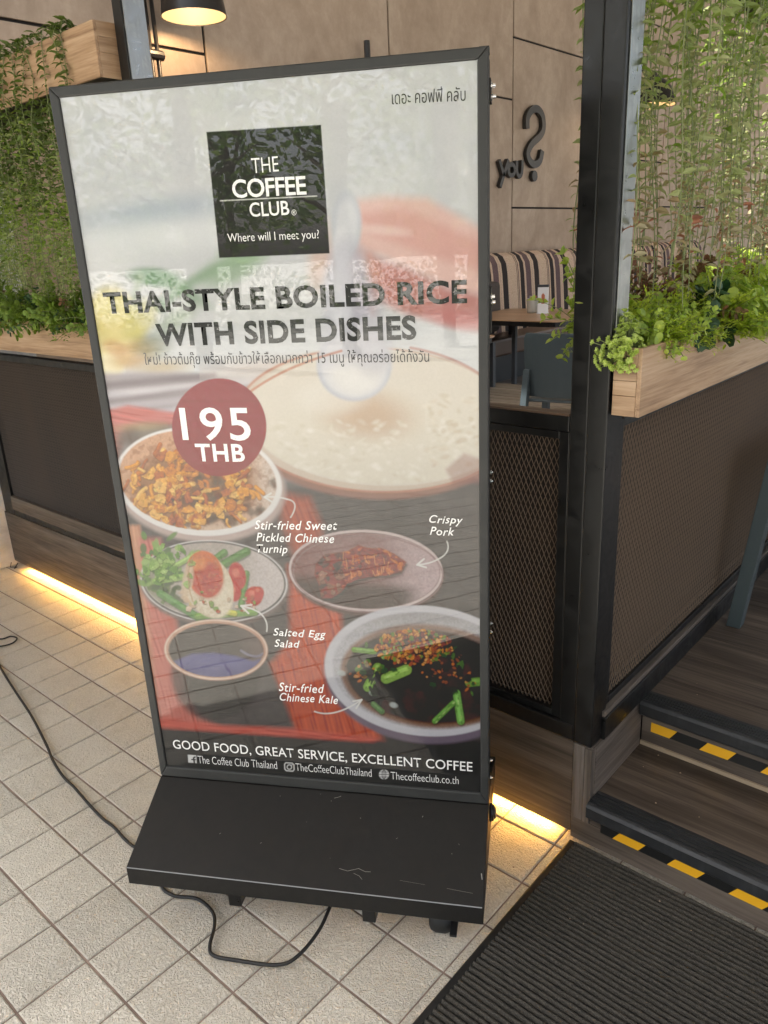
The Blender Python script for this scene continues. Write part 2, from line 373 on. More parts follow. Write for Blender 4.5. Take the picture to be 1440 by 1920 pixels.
# ------------------------------------------------------------------ door mat
dm = thing('door_mat', 'dark grey ribbed carpet mat with a black rubber edge in front of the steps', 'mat', (-.1, 1.2, 0))
MX0, MY1 = -.945, 1.885
part('rubber_base', MB().box(MX0, 2.2, .1, MY1, .0005, .006), M['rubber'], dm, bevel=.002)
part('rubber_edge', MB().prism([(MX0, .0061), (MX0 + .004, .0085), (MX0 + .020, .0085), (MX0 + .022, .0061)], .1, MY1, 1), M['rubber'], dm)
mb = MB(); pitch = .0178; y = .11; r0 = random.Random(3)
while y < MY1 - .012:
    xs = MX0 + .0225 + r0.uniform(-.001, .001)
    nseg = 60; prof = [(0, .0055), (.0020, .0125), (.0055, .0155), (.0095, .0135), (.0118, .0055)]
    for a in range(nseg):
        pass
    xsn = np.linspace(xs, 2.15, 90)
    offs = [r0.uniform(-.0009, .0009) for _ in xsn]; n0 = len(mb.v)
    for xv, of in zip(xsn, offs):
        for (dy, z) in prof: mb.v.append((xv, y + dy + of, z + (of * .5 if z > .01 else 0)))
    for i in range(len(xsn) - 1):
        for q in range(4): mb.f.append((n0 + i * 5 + q, n0 + (i + 1) * 5 + q, n0 + (i + 1) * 5 + q + 1, n0 + i * 5 + q + 1))
    mb.f.append(tuple(n0 + q for q in range(5)))
    y += pitch
part('carpet_ribs', mb, M['carpet'], dm, smooth=False, kind='stuff')

# ------------------------------------------------------------------ metal-mesh partitions
def expanded(mb, a0, a1, z0, z1, place, cw=.0175, ch=.030, wd=.0023, dp=.0012):
    """diamond lattice: place(a, z, d) -> point; a along the wall, d out of it"""
    na = int((a1 - a0) / cw); nz = int((z1 - z0) / (ch / 2)); cw = (a1 - a0) / na; hz = (z1 - z0) / nz
    for i in range(na):
        for j in range(nz):
            za, zb = z0 + j * hz, z0 + (j + 1) * hz
            c = a0 + (i + .5) * cw
            for sg in (-1, 1):
                if j % 2 == 0: p, q = (c + sg * cw * .5, za), (c + sg * cw * .04, zb)
                else: p, q = (c + sg * cw * .04, za), (c + sg * cw * .5, zb)
                n = len(mb.v); h = wd / 2
                mb.v += [place(p[0] - h, p[1], -dp), place(p[0] + h, p[1], dp), place(q[0] + h, q[1], dp), place(q[0] - h, q[1], -dp)]
                mb.f.append((n, n + 1, n + 2, n + 3))
def frame_rect(parent, a0, a1, z0, z1, wa, wz, place_box, mt, names=('stile', 'rail')):
    place_box(names[0], a0, a0 + wa, z0, z1, parent, mt); place_box(names[0], a1 - wa, a1, z0, z1, parent, mt)
    place_box(names[1], a0 + wa + .001, a1 - wa - .001, z1 - wz, z1, parent, mt); place_box(names[1], a0 + wa + .001, a1 - wa - .001, z0, z0 + wz, parent, mt)
def pbY(y0, y1):
    return lambda nm, a0, a1, z0, z1, par, mt: part(nm, MB().box(a0, a1, y0, y1, z0, z1), mt, par, bevel=.002)
def pbX(x0, x1):
    return lambda nm, a0, a1, z0, z1, par, mt: part(nm, MB().box(x0, x1, a0, a1, z0, z1), mt, par, bevel=.002)
# left partition
lp = thing('mesh_partition', 'low black partition with fine brown metal mesh below the left planter box', 'partition', (-3.9, Y0 + .03, .375))
frame_rect(lp, -4.955, -2.985, .376, 1.385, .135, .035, pbY(Y0 + .004, Y0 + .05), M['frame'])
part('base_rail', MB().box(-4.955, -2.985, Y0 + .001, Y0 + .06, .376, .415), M['frame'], lp) if False else None
part('sill_board', MB().box(-4.82, -3.121, Y0 - .002, Y0 + .03, .412, .498), M['fascia'], lp, bevel=.002)
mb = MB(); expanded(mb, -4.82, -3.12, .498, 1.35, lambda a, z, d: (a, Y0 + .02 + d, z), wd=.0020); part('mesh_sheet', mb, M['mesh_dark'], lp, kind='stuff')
part('backing_board', MB().box(-4.84, -3.10, Y0 + .052, Y0 + .058, .45, 1.37), M['backing'], lp)
# centre partition (between the mullion and the corner post)
cp = thing('mesh_partition', 'low dark partition with slanting metal mesh between the sign and the black corner post', 'partition', (-1.5, Y0 + .03, .375))
frame_rect(cp, -2.86, -1.008, .43, 1.352, .03, .022, pbY(Y0 + .012, Y0 + .045), M['frame'])
part('top_rail', MB().box(-2.86, -1.006, Y0 + .006, Y0 + .045, 1.354, 1.398), M['frame'], cp, bevel=.003)
part('rail_cap', MB().box(-2.86, -1.006, Y0 + .004, Y0 + .048, 1.3985, 1.404), m_wood('rail_cap', (.05, .03, .02), (.09, .055, .038), (.13, .085, .06), 0, .4), cp)
part('base_rail', MB().box(-2.86, X1 - .07, Y0 - .001, Y0 + .06, .376, .428), M['frame'], cp, bevel=.002)
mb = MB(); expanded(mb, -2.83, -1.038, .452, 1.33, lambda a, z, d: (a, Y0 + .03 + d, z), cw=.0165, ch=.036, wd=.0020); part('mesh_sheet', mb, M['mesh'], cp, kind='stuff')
part('backing_board', MB().box(-2.84, -1.02, Y0 + .062, Y0 + .068, .44, 1.35), M['backing'], cp)
# side partition, running away beside the entrance
sp = thing('mesh_partition', 'long low partition of brown diamond mesh running back beside the steps under the right planter', 'partition', (X1, 2.9, .375))
frame_rect(sp, Y0 + .095, 4.3, .475, 1.385, .022, .024, pbX(X1 - .05, X1 - .012), M['frame'])
part('ledge', MB().box(X1 - .05, X1 + .004, Y0 + .06, 4.3, .456, .474), M['fasciaY'], sp, bevel=.002)
part('base_rail', MB().box(X1 - .05, X1 + .008, Y0 + .06, 4.3, .376, .455), M['frame'], sp, bevel=.003)
mb = MB(); expanded(mb, Y0 + .115, 4.28, .497, 1.365, lambda a, z, d: (X1 - .022 + d, a, z), cw=.0200, ch=.034, wd=.0025); part('mesh_sheet', mb, M['mesh'], sp, kind='stuff')
part('backing_board', MB().box(X1 - .085, X1 - .079, Y0 + .10, 4.3, .47, 1.38), M['backing'], sp)
# corner post
po = thing('corner_post', 'tall glossy black steel corner post of two joined tubes beside the steps', 'post', (-.95, Y0 + .04, .372))
part('tube', MB().box(-1.004, -.951, Y0 + .004, Y0 + .06, .376, 3.3), M['frame'], po, bevel=.004)
part('tube', MB().box(-.948, -.890, Y0 - .004, Y0 + .09, .376, 3.3), M['frame'], po, bevel=.004)
part('foot_plate', MB().box(-1.01, X1 + .001, Y0 - .006, Y0 + .10, .3725, .4755), M['frame'], po, bevel=.003) if False else None
part('side_sheen_plate', MB().box(-.8895, -.886, Y0 + .012, Y0 + .078, 1.60, 3.3), M['frame_side'], po, bevel=.001)  # plate put in as the reflected sheen, left off where the face goes dark
# mullion on the left
mu = thing('window_mullion', 'slim steel mullion with a bright side face behind the left end of the sign', 'post', (-2.93, Y0 + .03, .372))
part('tube', MB().box(-2.965, -2.905, Y0 + .004, Y0 + .11, .376, 3.4), M['frame'], mu, bevel=.003)
part('side_sheen_plate', MB().box(-2.9045, -2.900, Y0 + .010, Y0 + .105, .45, 3.4), M['frame_side'], mu, bevel=.001)
# white wall at far left
ww = thing('white_pillar', 'rough white painted pillar at the far left end of the deck', 'pillar', (-5.2, 1.2, 0))
part('shaft', MB().box(-5.5, -4.968, .9, Y0 + .4, -.001, 3.29), M['whitewall'], ww, bevel=.01)
part('cable_stub', MB().tube([(-4.95, Y0 - .03, .03), (-4.93, Y0 - .05, .008), (-4.90, Y0 - .02, .006), (-4.87, Y0 - .05, .012), (-4.90, Y0 - .01, .03)], .003, 6), M['rubber'], ww)

# ------------------------------------------------------------------ planter boxes
def planter_side(name, label, x0, x1, y0, y1, z0, z1):
    t = thing(name, label, 'planter', ((x0 + x1) / 2, (y0 + y1) / 2, z0)); w_ = .012; xn, yn = -.8835, Y0 + .098; hz = z1 - z0
    part('side_panel', MB().box(x1 - w_, x1, y0, y1, z0, z1), M['oakY'], t, bevel=.0012)
    part('side_panel', MB().box(x0, x0 + w_, yn, y1, z0, z1), M['oakY'], t, bevel=.0012)
    for (za, zb) in ((0, .30), (.305, .52), (.525, 1)): part('end_board', MB().box(xn, x1 - w_ - .0005, y0, y0 + w_, z0 + za * hz, z0 + zb * hz), M['oakX'], t, bevel=.001)
    part('inner_end', MB().box(x0 + w_, xn, yn, yn + w_, z0, z1), M['oakX'], t); part('notch_side', MB().box(xn, xn + .008, y0 + w_ + .001, yn, z0, z1), M['oakY'], t)
    part('bottom', MB().box(xn + .009, x1 - w_ - .001, y0 + w_ + .001, y1 - .001, z0 + .004, z0 + .016).box(x0 + w_ + .001, xn + .008, yn + w_ + .001, y1 - .001, z0 + .004, z0 + .016), M['backing'], t, kind='stuff')
    part('soil', MB().box(xn + .009, x1 - w_ - .001, y0 + w_ + .001, y1 - .001, z1 - .03, z1 - .02).box(x0 + w_ + .001, xn + .008, yn + w_ + .001, y1 - .001, z1 - .03, z1 - .02), M['soil'], t, kind='stuff')
    return t
def planter(name, label, x0, x1, y0, y1, z0, z1, ax):
    t = thing(name, label, 'planter', ((x0 + x1) / 2, (y0 + y1) / 2, z0)); a = M['oakX'] if ax == 0 else M['oakY']; b = M['oakY'] if ax == 0 else M['oakX']; w_ = .012
    part('side_panel', MB().box(x0 + .0005, x1 - .0005, y0, y0 + w_, z0, z1) if ax == 0 else MB().box(x1 - w_, x1, y0 + .0005, y1, z0, z1), a, t, bevel=.0012)
    part('side_panel', MB().box(x0, x1, y1 - w_, y1, z0, z1) if ax == 0 else MB().box(x0, x0 + w_, y0 + .0005, y1, z0, z1), a, t, bevel=.0012)
    # end panels, boards stacked with seams
    hz = (z1 - z0)
    for (za, zb) in ((0, .44), (.445, .72), (.725, 1)):
        if ax == 0: part('end_board', MB().box(x1 - w_, x1, y0 + w_ + .0005, y1 - w_ - .0005, z0 + za * hz, z0 + zb * hz), b, t, bevel=.001)
        else: part('end_board', MB().box(x0 + w_ + .0005, x1 - w_ - .0005, y0, y0 + w_, z0 + za * hz, z0 + zb * hz), b, t, bevel=.001)
    part('bottom', MB().box(x0 + w_, x1 - w_, y0 + w_, y1 - w_, z0 + .004, z0 + .016), M['backing'], t)
    part('soil', MB().box(x0 + w_ + .001, x1 - w_ - .001, y0 + w_ + .001, y1 - w_ - .001, z1 - .03, z1 - .022), M['soil'], t)
    return t
PX = (-1.045, -.808)
planter_side('planter_box', 'light oak planter box full of bright green plants above the side mesh partition', PX[0], PX[1], Y0 + .003, 4.4, 1.416, 1.592)
planter('planter_box', 'light oak planter box of green plants above the left mesh partition', -5.5, -2.98, 1.82, 2.06, 1.43, 1.594, 0)
planter('hanging_planter_box', 'upper left oak box with vines spilling down over its front', -5.5, -2.98, 1.82, 2.06, 2.525, 2.715, 0)
planter_side('hanging_planter_box', 'upper right box, seen dark from below behind the hanging vines', PX[0], PX[1], Y0 + .003, 4.4, 2.555, 2.75)

# ------------------------------------------------------------------ foliage
def leaf(mb, p, d, nrm, L, W, fold=.18, droop=.0):
    """six-point leaf starting at p, pointing along d"""
    d = d.normalized(); s = d.cross(nrm)
    if s.length < 1e-4: s = d.cross(Vector((1, 0, .1)))
    s.normalize(); u = s.cross(d)
    m1 = p + d * L * .32 + u * L * fold * .4; m2 = p + d * L * .7 + u * (L * fold * .35 - droop * L * .3); tip = p + d * L - u * droop * L
    n = len(mb.v); a = W * .5; e = -u * W * fold
    mb.v += [tuple(p), tuple(m1 + s * a + e * -1), tuple(m2 + s * a * .72 + e * -1), tuple(tip), tuple(m2 - s * a * .72 + e * -1), tuple(m1 - s * a + e * -1), tuple(m1), tuple(m2)]
    mb.f += [(n, n + 6, n + 1), (n + 6, n + 7, n + 2, n + 1), (n + 7, n + 3, n + 2), (n, n + 5, n + 6), (n + 5, n + 4, n + 7, n + 6), (n + 4, n + 3, n + 7)]
def disc(mb, p, d, nrm, r):
    d = d.normalized(); s = d.cross(nrm)
    if s.length < 1e-4: s = d.cross(Vector((1, 0, .1)))
    s.normalize(); n = len(mb.v); c = p + d * r; u = s.cross(d)
    mb.v += [tuple(c + u * r * .15)] + [tuple(c + (d * math.cos(a) + s * math.sin(a)) * r - u * r * .1) for a in [PI + 2 * PI * i / 7 for i in range(7)]]
    mb.f += [(n, n + 1 + i, n + 1 + (i + 1) % 7) for i in range(7)]
def rv(s=1.0): return Vector((random.gauss(0, s), random.gauss(0, s), random.gauss(0, s)))
def stuffpart(name, mb, mt, t):
    if not mb.f: return
    me = mb.mesh(name, mt); o = link(name, me, t); o['kind'] = 'stuff'; return o

def vine(x, y, ztop, zbot, label, group, dx=0, dy=0, lead=None, L=.034, Wd=.013, mats=('vine_top', 'vine_mid', 'vine_low'), step=.020, out=None):
    t = thing('hanging_vine', label, 'vine', (x, y, ztop), group=group)
    pts = list(lead) if lead else []
    n = max(6, int((ztop - zbot) / .03)); wob = random.uniform(0, 6); wx, wy = x, y; ph2 = random.uniform(0, 6)
    for i in range(n + 1):
        f = i / n; z = ztop + (zbot - ztop) * f
        wx = x + .016 * math.sin(wob + f * 7) + dx * f; wy = y + .016 * math.cos(ph2 + f * 6) + dy * f
        pts.append(Vector((wx, wy, z)))
    pts = [Vector(p) for p in pts]
    st_ = MB(); st_.tube(pts, [.0016] * (len(pts) - 1) + [.0008], 4, cap=False)
    part('stem', st_, M['stem'], t)
    mbs = [MB(), MB(), MB()]; 
    cum = 0; ang = random.uniform(0, 6)
    for i in range(len(pts) - 1):
        a, b = pts[i], pts[i + 1]; ln_ = (b - a).length; k = max(1, round(ln_ / step))
        for q in range(k):
            p = a.lerp(b, (q + random.random() * .3) / k); f = (ztop - p.z) / max(.01, (ztop - zbot)); ang += 1.57 + random.uniform(-.5, .5)
            if f > .93 and random.random() < .4: continue
            for sgn in (0, PI):
                if random.random() < .12: continue
                h = Vector((math.cos(ang + sgn), math.sin(ang + sgn), random.uniform(-.75, .35)))
                lv = 0 if f < random.gauss(.42, .14) else (1 if f < random.gauss(.78, .09) else 2)
                s_ = random.uniform(.55, 1.2) * (1 - .25 * max(0, f))
                leaf(mbs[lv], p, h, Vector((0, 0, 1)) + rv(.5), L * s_, Wd * s_ * random.uniform(.85, 1.3), droop=random.uniform(-.05, .2))
    for mb_, mn, nm in zip(mbs, mats, ('leaves', 'leaves', 'dry_leaves')): stuffpart(nm, mb_, M[mn], t)
    return t
RG = 'vines hanging in a curtain over the right planter'
yy = Y0 + .05; cnt = 0
while yy < 3.75:
    for lay in range(3):
        x = [-.80, -.90, -1.0][lay] + random.uniform(-.035, .035); y = yy + random.uniform(-.03, .03)
        far = (yy - Y0)
        if y < Y0 + .10 and x > -.86: continue
        zt = random.uniform(2.6, 2.76); zb = random.uniform(1.66, 1.80) + (.05 if lay == 2 else 0)
        lead = None
        if lay == 0: lead = [(x - .06, y, zt + .02), (x - .01, y, zt + .035)]
        vine(x, y, zt, zb, 'long green leafy vine hanging in the curtain above the right planter', RG, lead=lead, L=.040 + random.uniform(0, .010), Wd=.0185, step=.026 if far < 1 else .032)
        cnt += 1
    yy += .050 if yy < 3.0 else .075
for (x, y) in ((-1.035, Y0 + .075), (-1.04, Y0 + .12)):
    vine(x, y, 2.7, 1.72, 'thin vine hanging just behind the left edge of the black corner post', 'vines behind the corner post', L=.028, step=.03)
LG = 'vines hanging in a curtain over the left planter'
xx = -4.95
while xx < -2.99:
    for lay in range(3):
        x = xx + random.uniform(-.03, .03); y = [1.86, 1.94, 2.02][lay] + random.uniform(-.02, .02)
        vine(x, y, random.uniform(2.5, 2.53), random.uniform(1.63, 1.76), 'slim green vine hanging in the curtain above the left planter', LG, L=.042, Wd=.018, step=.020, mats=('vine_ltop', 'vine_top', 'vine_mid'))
    xx += .056
for x in (-4.62, -4.50, -4.36, -4.20, -3.93, -3.80, -3.64, -3.36, -4.55, -4.42, -4.28, -4.1, -4.0, -3.86, -3.72, -3.56, -3.50, -3.24, -3.20):
    y = 1.80; zt = 2.70
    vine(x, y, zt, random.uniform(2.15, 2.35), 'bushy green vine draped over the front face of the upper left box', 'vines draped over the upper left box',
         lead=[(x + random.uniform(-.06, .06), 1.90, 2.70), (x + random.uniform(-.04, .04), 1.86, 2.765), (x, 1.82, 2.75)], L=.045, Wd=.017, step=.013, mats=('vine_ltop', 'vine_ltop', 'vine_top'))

def fern(x, y, z, s, label, group=None, key='fern', nf=26, lean=(0, 0)):
    t = thing('fern_plant', label, 'plant', (x, y, z), group=group); mb = MB(); sm = MB()
    for i in range(nf):
        a = random.uniform(0, 2 * PI); el = random.uniform(.25, 1.35); L = s * random.uniform(.65, 1.1)
        d = Vector((math.cos(a) * math.cos(el) + lean[0], math.sin(a) * math.cos(el) + lean[1], math.sin(el))).normalized()
        p = Vector((x + random.uniform(-.02, .02), y + random.uniform(-.03, .03), z)); pts = [p]; dd = d.copy()
        for k_ in range(7):
            dd = (dd + Vector((0, 0, -.10))).normalized(); pts.append(pts[-1] + dd * L / 7)
        sm.tube(pts, .0011, 3, cap=False)
        for k_ in range(2, 8):
            for sg in (-1, 1):
                sd_ = dd.cross(Vector((0, 0, 1))) * sg; q = pts[min(k_, 7)]
                br = (sd_ * 1.0 + dd * .45 + rv(.28)).normalized(); bl = L * .34 * (1.15 - k_ / 9)
                for j in range(4):
                    pp = q + br * bl * j / 4
                    for s2 in (-1, 1):
                        e = (br * .7 + br.cross(Vector((0, 0, 1))) * s2 * 1.0 + Vector((0, 0, .35)) + rv(.3))
                        leaf(mb, pp, e, Vector((0, 0, 1)), bl * .50, bl * .20, fold=.05)
                leaf(mb, q + br * bl, br, Vector((0, 0, 1)), bl * .5, bl * .18, fold=.05)
    stuffpart('stems', sm, M['stem'], t); stuffpart('leaves', mb, M[key], t); return t
def euca(x, y, z, s, label, group=None, key='euca', ns=14, r=.011, spread=1.0, lean=(0, 0), dark=None):
    t = thing('round_leaf_plant', label, 'plant', (x, y, z), group=group); mb = MB(); sm = MB()
    for i in range(ns):
        a = random.uniform(0, 2 * PI); el = random.uniform(.3, 1.4); L = s * random.uniform(.6, 1.1)
        d = Vector((math.cos(a) * math.cos(el) * spread + lean[0], math.sin(a) * math.cos(el) * spread + lean[1], math.sin(el))).normalized()
        pts = [Vector((x + random.uniform(-.03, .03), y + random.uniform(-.04, .04), z))]; dd = d
        nk = max(5, int(L / .018))
        for k_ in range(nk): dd = (dd + Vector((0, 0, -.07)) + rv(.06)).normalized(); pts.append(pts[-1] + dd * L / nk)
        sm.tube(pts, .0012, 3, cap=False)
        for k_ in range(2, nk + 1):
            an = random.uniform(0, PI)
            for sg in (0, PI, PI / 2):
                o_ = dd.cross(Vector((math.cos(an + sg), math.sin(an + sg), .3))).normalized()
                disc(mb, pts[k_], o_ + dd * .4, dd + rv(.3) + Vector((0, 0, .6)), r * random.uniform(.6, 1.25))
    stuffpart('stems', sm, M['stem'], t); stuffpart('leaves', mb, M[key], t); return t
def succulent(x, y, z, label):
    t = thing('small_leaf_bush', label, 'plant', (x, y, z)); mb = MB(); sm = MB()
    for i in range(230):
        a = random.uniform(0, 2 * PI); rr = random.uniform(0, 1) ** .5
        c = Vector((x + math.cos(a) * rr * .044, y + math.sin(a) * rr * .040, z + .005 + (1 - rr) * .105 + random.uniform(-.01, .01)))
        if random.random() < .35: c = Vector((x + random.uniform(-.050, .045), y - .020 + random.uniform(-.055, -.01), z + random.uniform(-.035, .04)))
        sm.tube([(x, y, z), tuple(c)], .0012, 3, cap=False)
        out_ = (c - Vector((x, y + .01, z))).normalized()
        for k_ in range(7):
            an = k_ * 2 * PI / 7 + random.uniform(-.2, .2); s1 = out_.cross(Vector((0, .3, 1))).normalized(); s2 = out_.cross(s1)
            leaf(mb, c, out_ * .9 + s1 * math.cos(an) + s2 * math.sin(an), out_, .0125, .0082, fold=.2)
    stuffpart('stems', sm, M['stem'], t); stuffpart('leaves', mb, M['succ'], t)
zp = 1.57
succulent(-.868, Y0 + .030, zp + .005, 'small pale green bush of tiny thick leaves at the near corner of the right planter')
fern(-.86, 2.13, zp, .11, 'feathery bright green fern just behind the small-leaf bush in the right planter', lean=(.4, -.1), nf=46)
euca(-.95, 2.07, zp, .17, 'round-leaved green plant against the black post in the right planter', ns=24, r=.013, lean=(.05, .1))
fern(-.90, 2.30, zp, .15, 'yellow-green fern leaning over the edge in the middle of the right planter', lean=(.35, 0), nf=56)
euca(-.90, 2.42, zp, .16, 'dark broad-leaved plant tucked between the ferns of the right planter', key='darkleaf', ns=16, r=.020)
euca(-.88, 2.60, zp, .23, 'tall bright round-leaved plant in the right half of the right planter', ns=40, r=.014, lean=(.25, 0))
fern(-.85, 2.52, zp, .17, 'fine yellow-green fern spilling over the rim below the round-leaved plant', lean=(.5, 0), nf=46)
euca(-.86, 2.82, zp, .22, 'leafy green sprigs trailing over the planter rim near the right edge of the picture', ns=36, r=.013, lean=(.45, 0))
fern(-.88, 3.02, zp, .22, 'lush fern at the far right end of the right planter', lean=(.3, 0), nf=50)
euca(-.92, 3.25, zp, .27, 'rear round-leaved plant of the right planter, at the picture edge', ns=40, r=.014)
fern(-.97, 2.15, zp, .17, 'tall fern at the back of the right planter beside the corner post', nf=40)
fern(-.98, 2.50, zp, .18, 'tall fern at the back of the right planter behind the dark broad-leaved plant', nf=44)
fern(-.98, 2.85, zp, .19, 'tall fern at the back of the right planter behind the trailing sprigs', nf=44)
for i, yv in enumerate((2.10, 2.22, 2.36, 2.5, 2.66, 2.8, 2.95, 3.1)):
    euca(-.87 - .03 * (i % 2), yv, zp + .01, .13, 'low bushy lime-green filler plant between the ferns of the right planter', 'lime-green filler plants of the right planter', ns=46, r=.0070, spread=1.1, lean=(.2, 0))
for i, yv in enumerate((2.45, 2.75, 3.05, 3.35, 3.6)):
    euca(-1.0, yv, zp + .05, .24, 'reddish-leaved plant along the back of the right planter', 'reddish plants at the back of the right planter', key='red', ns=16, r=.011)
for yv in (3.5, 3.8, 4.1): fern(-.9, yv, zp, .2, 'distant green fern at the back end of the right planter', 'far ferns of the right planter')
# sprigs seen left of the corner post
t = thing('leafy_sprig', 'leafy green sprigs poking out behind the left side of the corner post', 'plant', (-1.05, 2.0, 1.58)); mb = MB(); sm = MB()
for (tx, tz) in ((-1.17, 1.70), (-1.09, 1.82), (-1.07, 1.76), (-1.12, 1.65), (-1.09, 1.60), (-1.06, 1.88), (-1.085, 1.54), (-1.07, 1.69), (-1.06, 1.62), (-1.05, 1.80)):
    p0 = Vector((-1.02, 2.03, 1.60)); p1 = Vector((tx, 1.97 + random.uniform(-.02, .03), tz)); pts = [p0.lerp(p1, k_ / 6) + Vector((0, 0, .02 * math.sin(PI * k_ / 6))) for k_ in range(7)]
    sm.tube(pts, .0013, 3, cap=False)
    for k_ in range(2, 7):
        for _ in range(3): leaf(mb, pts[k_], (p1 - p0).normalized() * .6 + rv(.7), Vector((0, -.5, 1)) + rv(.3), random.uniform(.016, .028), random.uniform(.010, .017))
stuffpart('stems', sm, M['stem'], t); stuffpart('leaves', mb, M['euca'], t)
# left planter
lab = ['leafy green plant at the far left end of the left planter', 'deep green feathery fern in the left part of the left planter', 'green trailing plant in the middle of the left planter',
       'deep green fern in the middle of the left planter', 'dark round-leaved plant right of the middle of the left planter', 'green fern next to the sign in the left planter', 'trailing sprig over the rim of the left planter beside the sign']
for i, x in enumerate((-4.75, -4.45, -4.2, -3.95, -3.75, -3.5, -3.3)):
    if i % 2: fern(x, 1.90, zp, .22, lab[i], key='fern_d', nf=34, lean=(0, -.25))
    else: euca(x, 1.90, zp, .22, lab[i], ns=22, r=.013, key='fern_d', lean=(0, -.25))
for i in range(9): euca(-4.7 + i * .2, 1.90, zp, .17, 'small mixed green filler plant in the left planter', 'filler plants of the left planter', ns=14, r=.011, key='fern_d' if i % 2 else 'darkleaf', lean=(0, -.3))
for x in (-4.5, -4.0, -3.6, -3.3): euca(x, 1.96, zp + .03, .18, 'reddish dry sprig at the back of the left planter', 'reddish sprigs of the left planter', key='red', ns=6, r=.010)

# ------------------------------------------------------------------ the light-box sign
SO = np.array([-1.927, 1.034]); SYAW = math.radians(30.4637); SW, ZT, ZB = 1.03, 2.252, .312
SU = np.array([math.cos(SYAW), math.sin(SYAW)]); SN = np.array([math.sin(SYAW), -math.cos(SYAW)])
sg = thing('lightbox_sign', 'tall black-framed light-box poster sign for boiled rice, on a sloped black base with castors', 'sign', (SO[0], SO[1], 0), SYAW)
def lp_(name, mb, mt, parent=None, bevel=0, smooth=False, label=None, kind=None):
    me = mb.mesh(name, mt, smooth); fixn(me); o = bpy.data.objects.new(name, me); COL.objects.link(o); o.parent = parent or sg
    if bevel:
        md = o.modifiers.new('bevel', 'BEVEL'); md.width = bevel; md.segments = 2; md.limit_method = 'ANGLE'; md.angle_limit = math.radians(35)
    if label: o['label'] = label
    if kind: o['kind'] = kind
    return o
FWD = .024
def bar(poly): return lp_('frame_bar', MB().prism(poly, 0, .030, 1), M['signfrm'], bevel=.0035)
bar([(0, ZT), (SW, ZT), (SW - FWD, ZT - FWD), (FWD, ZT - FWD)])
bar([(0, ZB), (FWD, ZB + .036), (SW - FWD, ZB + .036), (SW, ZB)])
bar([(0, ZB), (0, ZT), (FWD, ZT - FWD), (FWD, ZB + .036)])
bar([(SW, ZB), (SW - FWD, ZB + .036), (SW - FWD, ZT - FWD), (SW, ZT)])
lp_('housing', MB().box(.004, SW - .004, .031, .125, ZB + .003, ZT - .003), M['signblk'], bevel=.002)
lp_('corner_cap', MB().box(SW - .02, SW + .0012, .004, .027, ZT - .013, ZT + .0008), M['signfrm'])
def base_side(x0, x1): return MB().prism([(-.261, .135), (-.261, .193), (-.255, .196), (-.0015, ZB - .002), (.128, ZB - .002), (.385, .196), (.385, .135)], x0, x1, 0)
bp = lp_('base_cover', base_side(0, SW), M['signblk'], bevel=.0025)
lp_('lip_edge', MB().tube([(.003, -.2605, .1935), (SW - .003, -.2605, .1935)], .0016, 6), mat('worn_edge', (.30, .30, .31), .35, .3), bp)
lp_('base_frame', MB().box(.06, SW - .06, -.22, .34, .118, .1345), M['frame'])
for u in (.318, .712):
    b_ = MB(); b_.box(u - .018, u + .020, -.250, -.205, .084, .1345); lp_('bracket', b_, M['frame'], bevel=.003)
def caster(u, v):
    c = lp_('castor', MB().lathe([(.006, .117), (.036, .117), (.04, .105), (.034, .09), (.02, .082), (.0, .082)], (u, v, 0), 20), M['plastic'], smooth=False)
    w_ = MB(); prof = [(0, -.034), (.024, -.034), (.036, -.028), (.042, -.014), (.042, .014), (.036, .028), (.024, .034), (0, .034)]
    n0 = len(w_.v); k = 24
    for (r, t_) in prof:
        for j in range(k): a = 2 * PI * j / k; w_.v.append((u + t_ , v - .012 + r * math.cos(a), .0425 + r * math.sin(a)))
    for i in range(len(prof) - 1):
        for j in range(k): q = (j + 1) % k; w_.f.append((n0 + i * k + j, n0 + i * k + q, n0 + (i + 1) * k + q, n0 + (i + 1) * k + j))
    lp_('wheel', w_, M['rubber'], c, smooth=True)
    lp_('fork', MB().box(u - .041, u - .036, v - .02, v + .02, .045, .1), M['plastic'], c, bevel=.002); lp_('fork', MB().box(u + .036, u + .041, v - .02, v + .02, .045, .1), M['plastic'], c, bevel=.002)
for u, v in ((.905, -.150), (.12, -.05), (.12, .28), (.91, .28)): caster(u, v)
lp_('brake_pedal', MB().box(.935, .955, -.235, -.18, .05, .058), M['plastic'], bevel=.002)
for z in (2.187, 2.168, 1.738, 1.724, 1.301, 1.277, .868, .842, .421, .36):
    big = z in (2.187, 2.168, 1.738, 1.724); r = .0085 if big else .0055
    s_ = MB(); n0 = 0; k = 12
    for (rr, x) in ((r, 0), (r, .0045), (r * .55, .006), (r * .5, .012 if big else .008), (0.0001, .013 if big else .009)):
        for j in range(k): a = 2 * PI * j / k; s_.v.append((SW - .0005 + x, .062 + (.018 if z in (2.168, 1.724) else 0) + rr * math.cos(a), z + rr * math.sin(a)))
    for i in range(4):
        for j in range(k): q = (j + 1) % k; s_.f.append((i * k + j, i * k + q, (i + 1) * k + q, (i + 1) * k + j))
    lp_('screw', s_, M['chrome'])
lp_('latch_plate', MB().box(SW - .003, SW + .002, .045, .10, 2.155, 2.20), M['signblk']); lp_('latch_plate', MB().box(SW - .003, SW + .002, .045, .11, 1.65, 1.76), M['signblk'])
s_ = MB(); k = 16
for (rr, x) in ((.026, 0), (.028, .004), (.024, .007), (.024, .011), (.018, .014), (.015, .018), (.0001, .018)):
    for j in range(k): a = 2 * PI * j / k; s_.v.append((SW + x, .06 + rr * math.cos(a), .235 + rr * math.sin(a)))
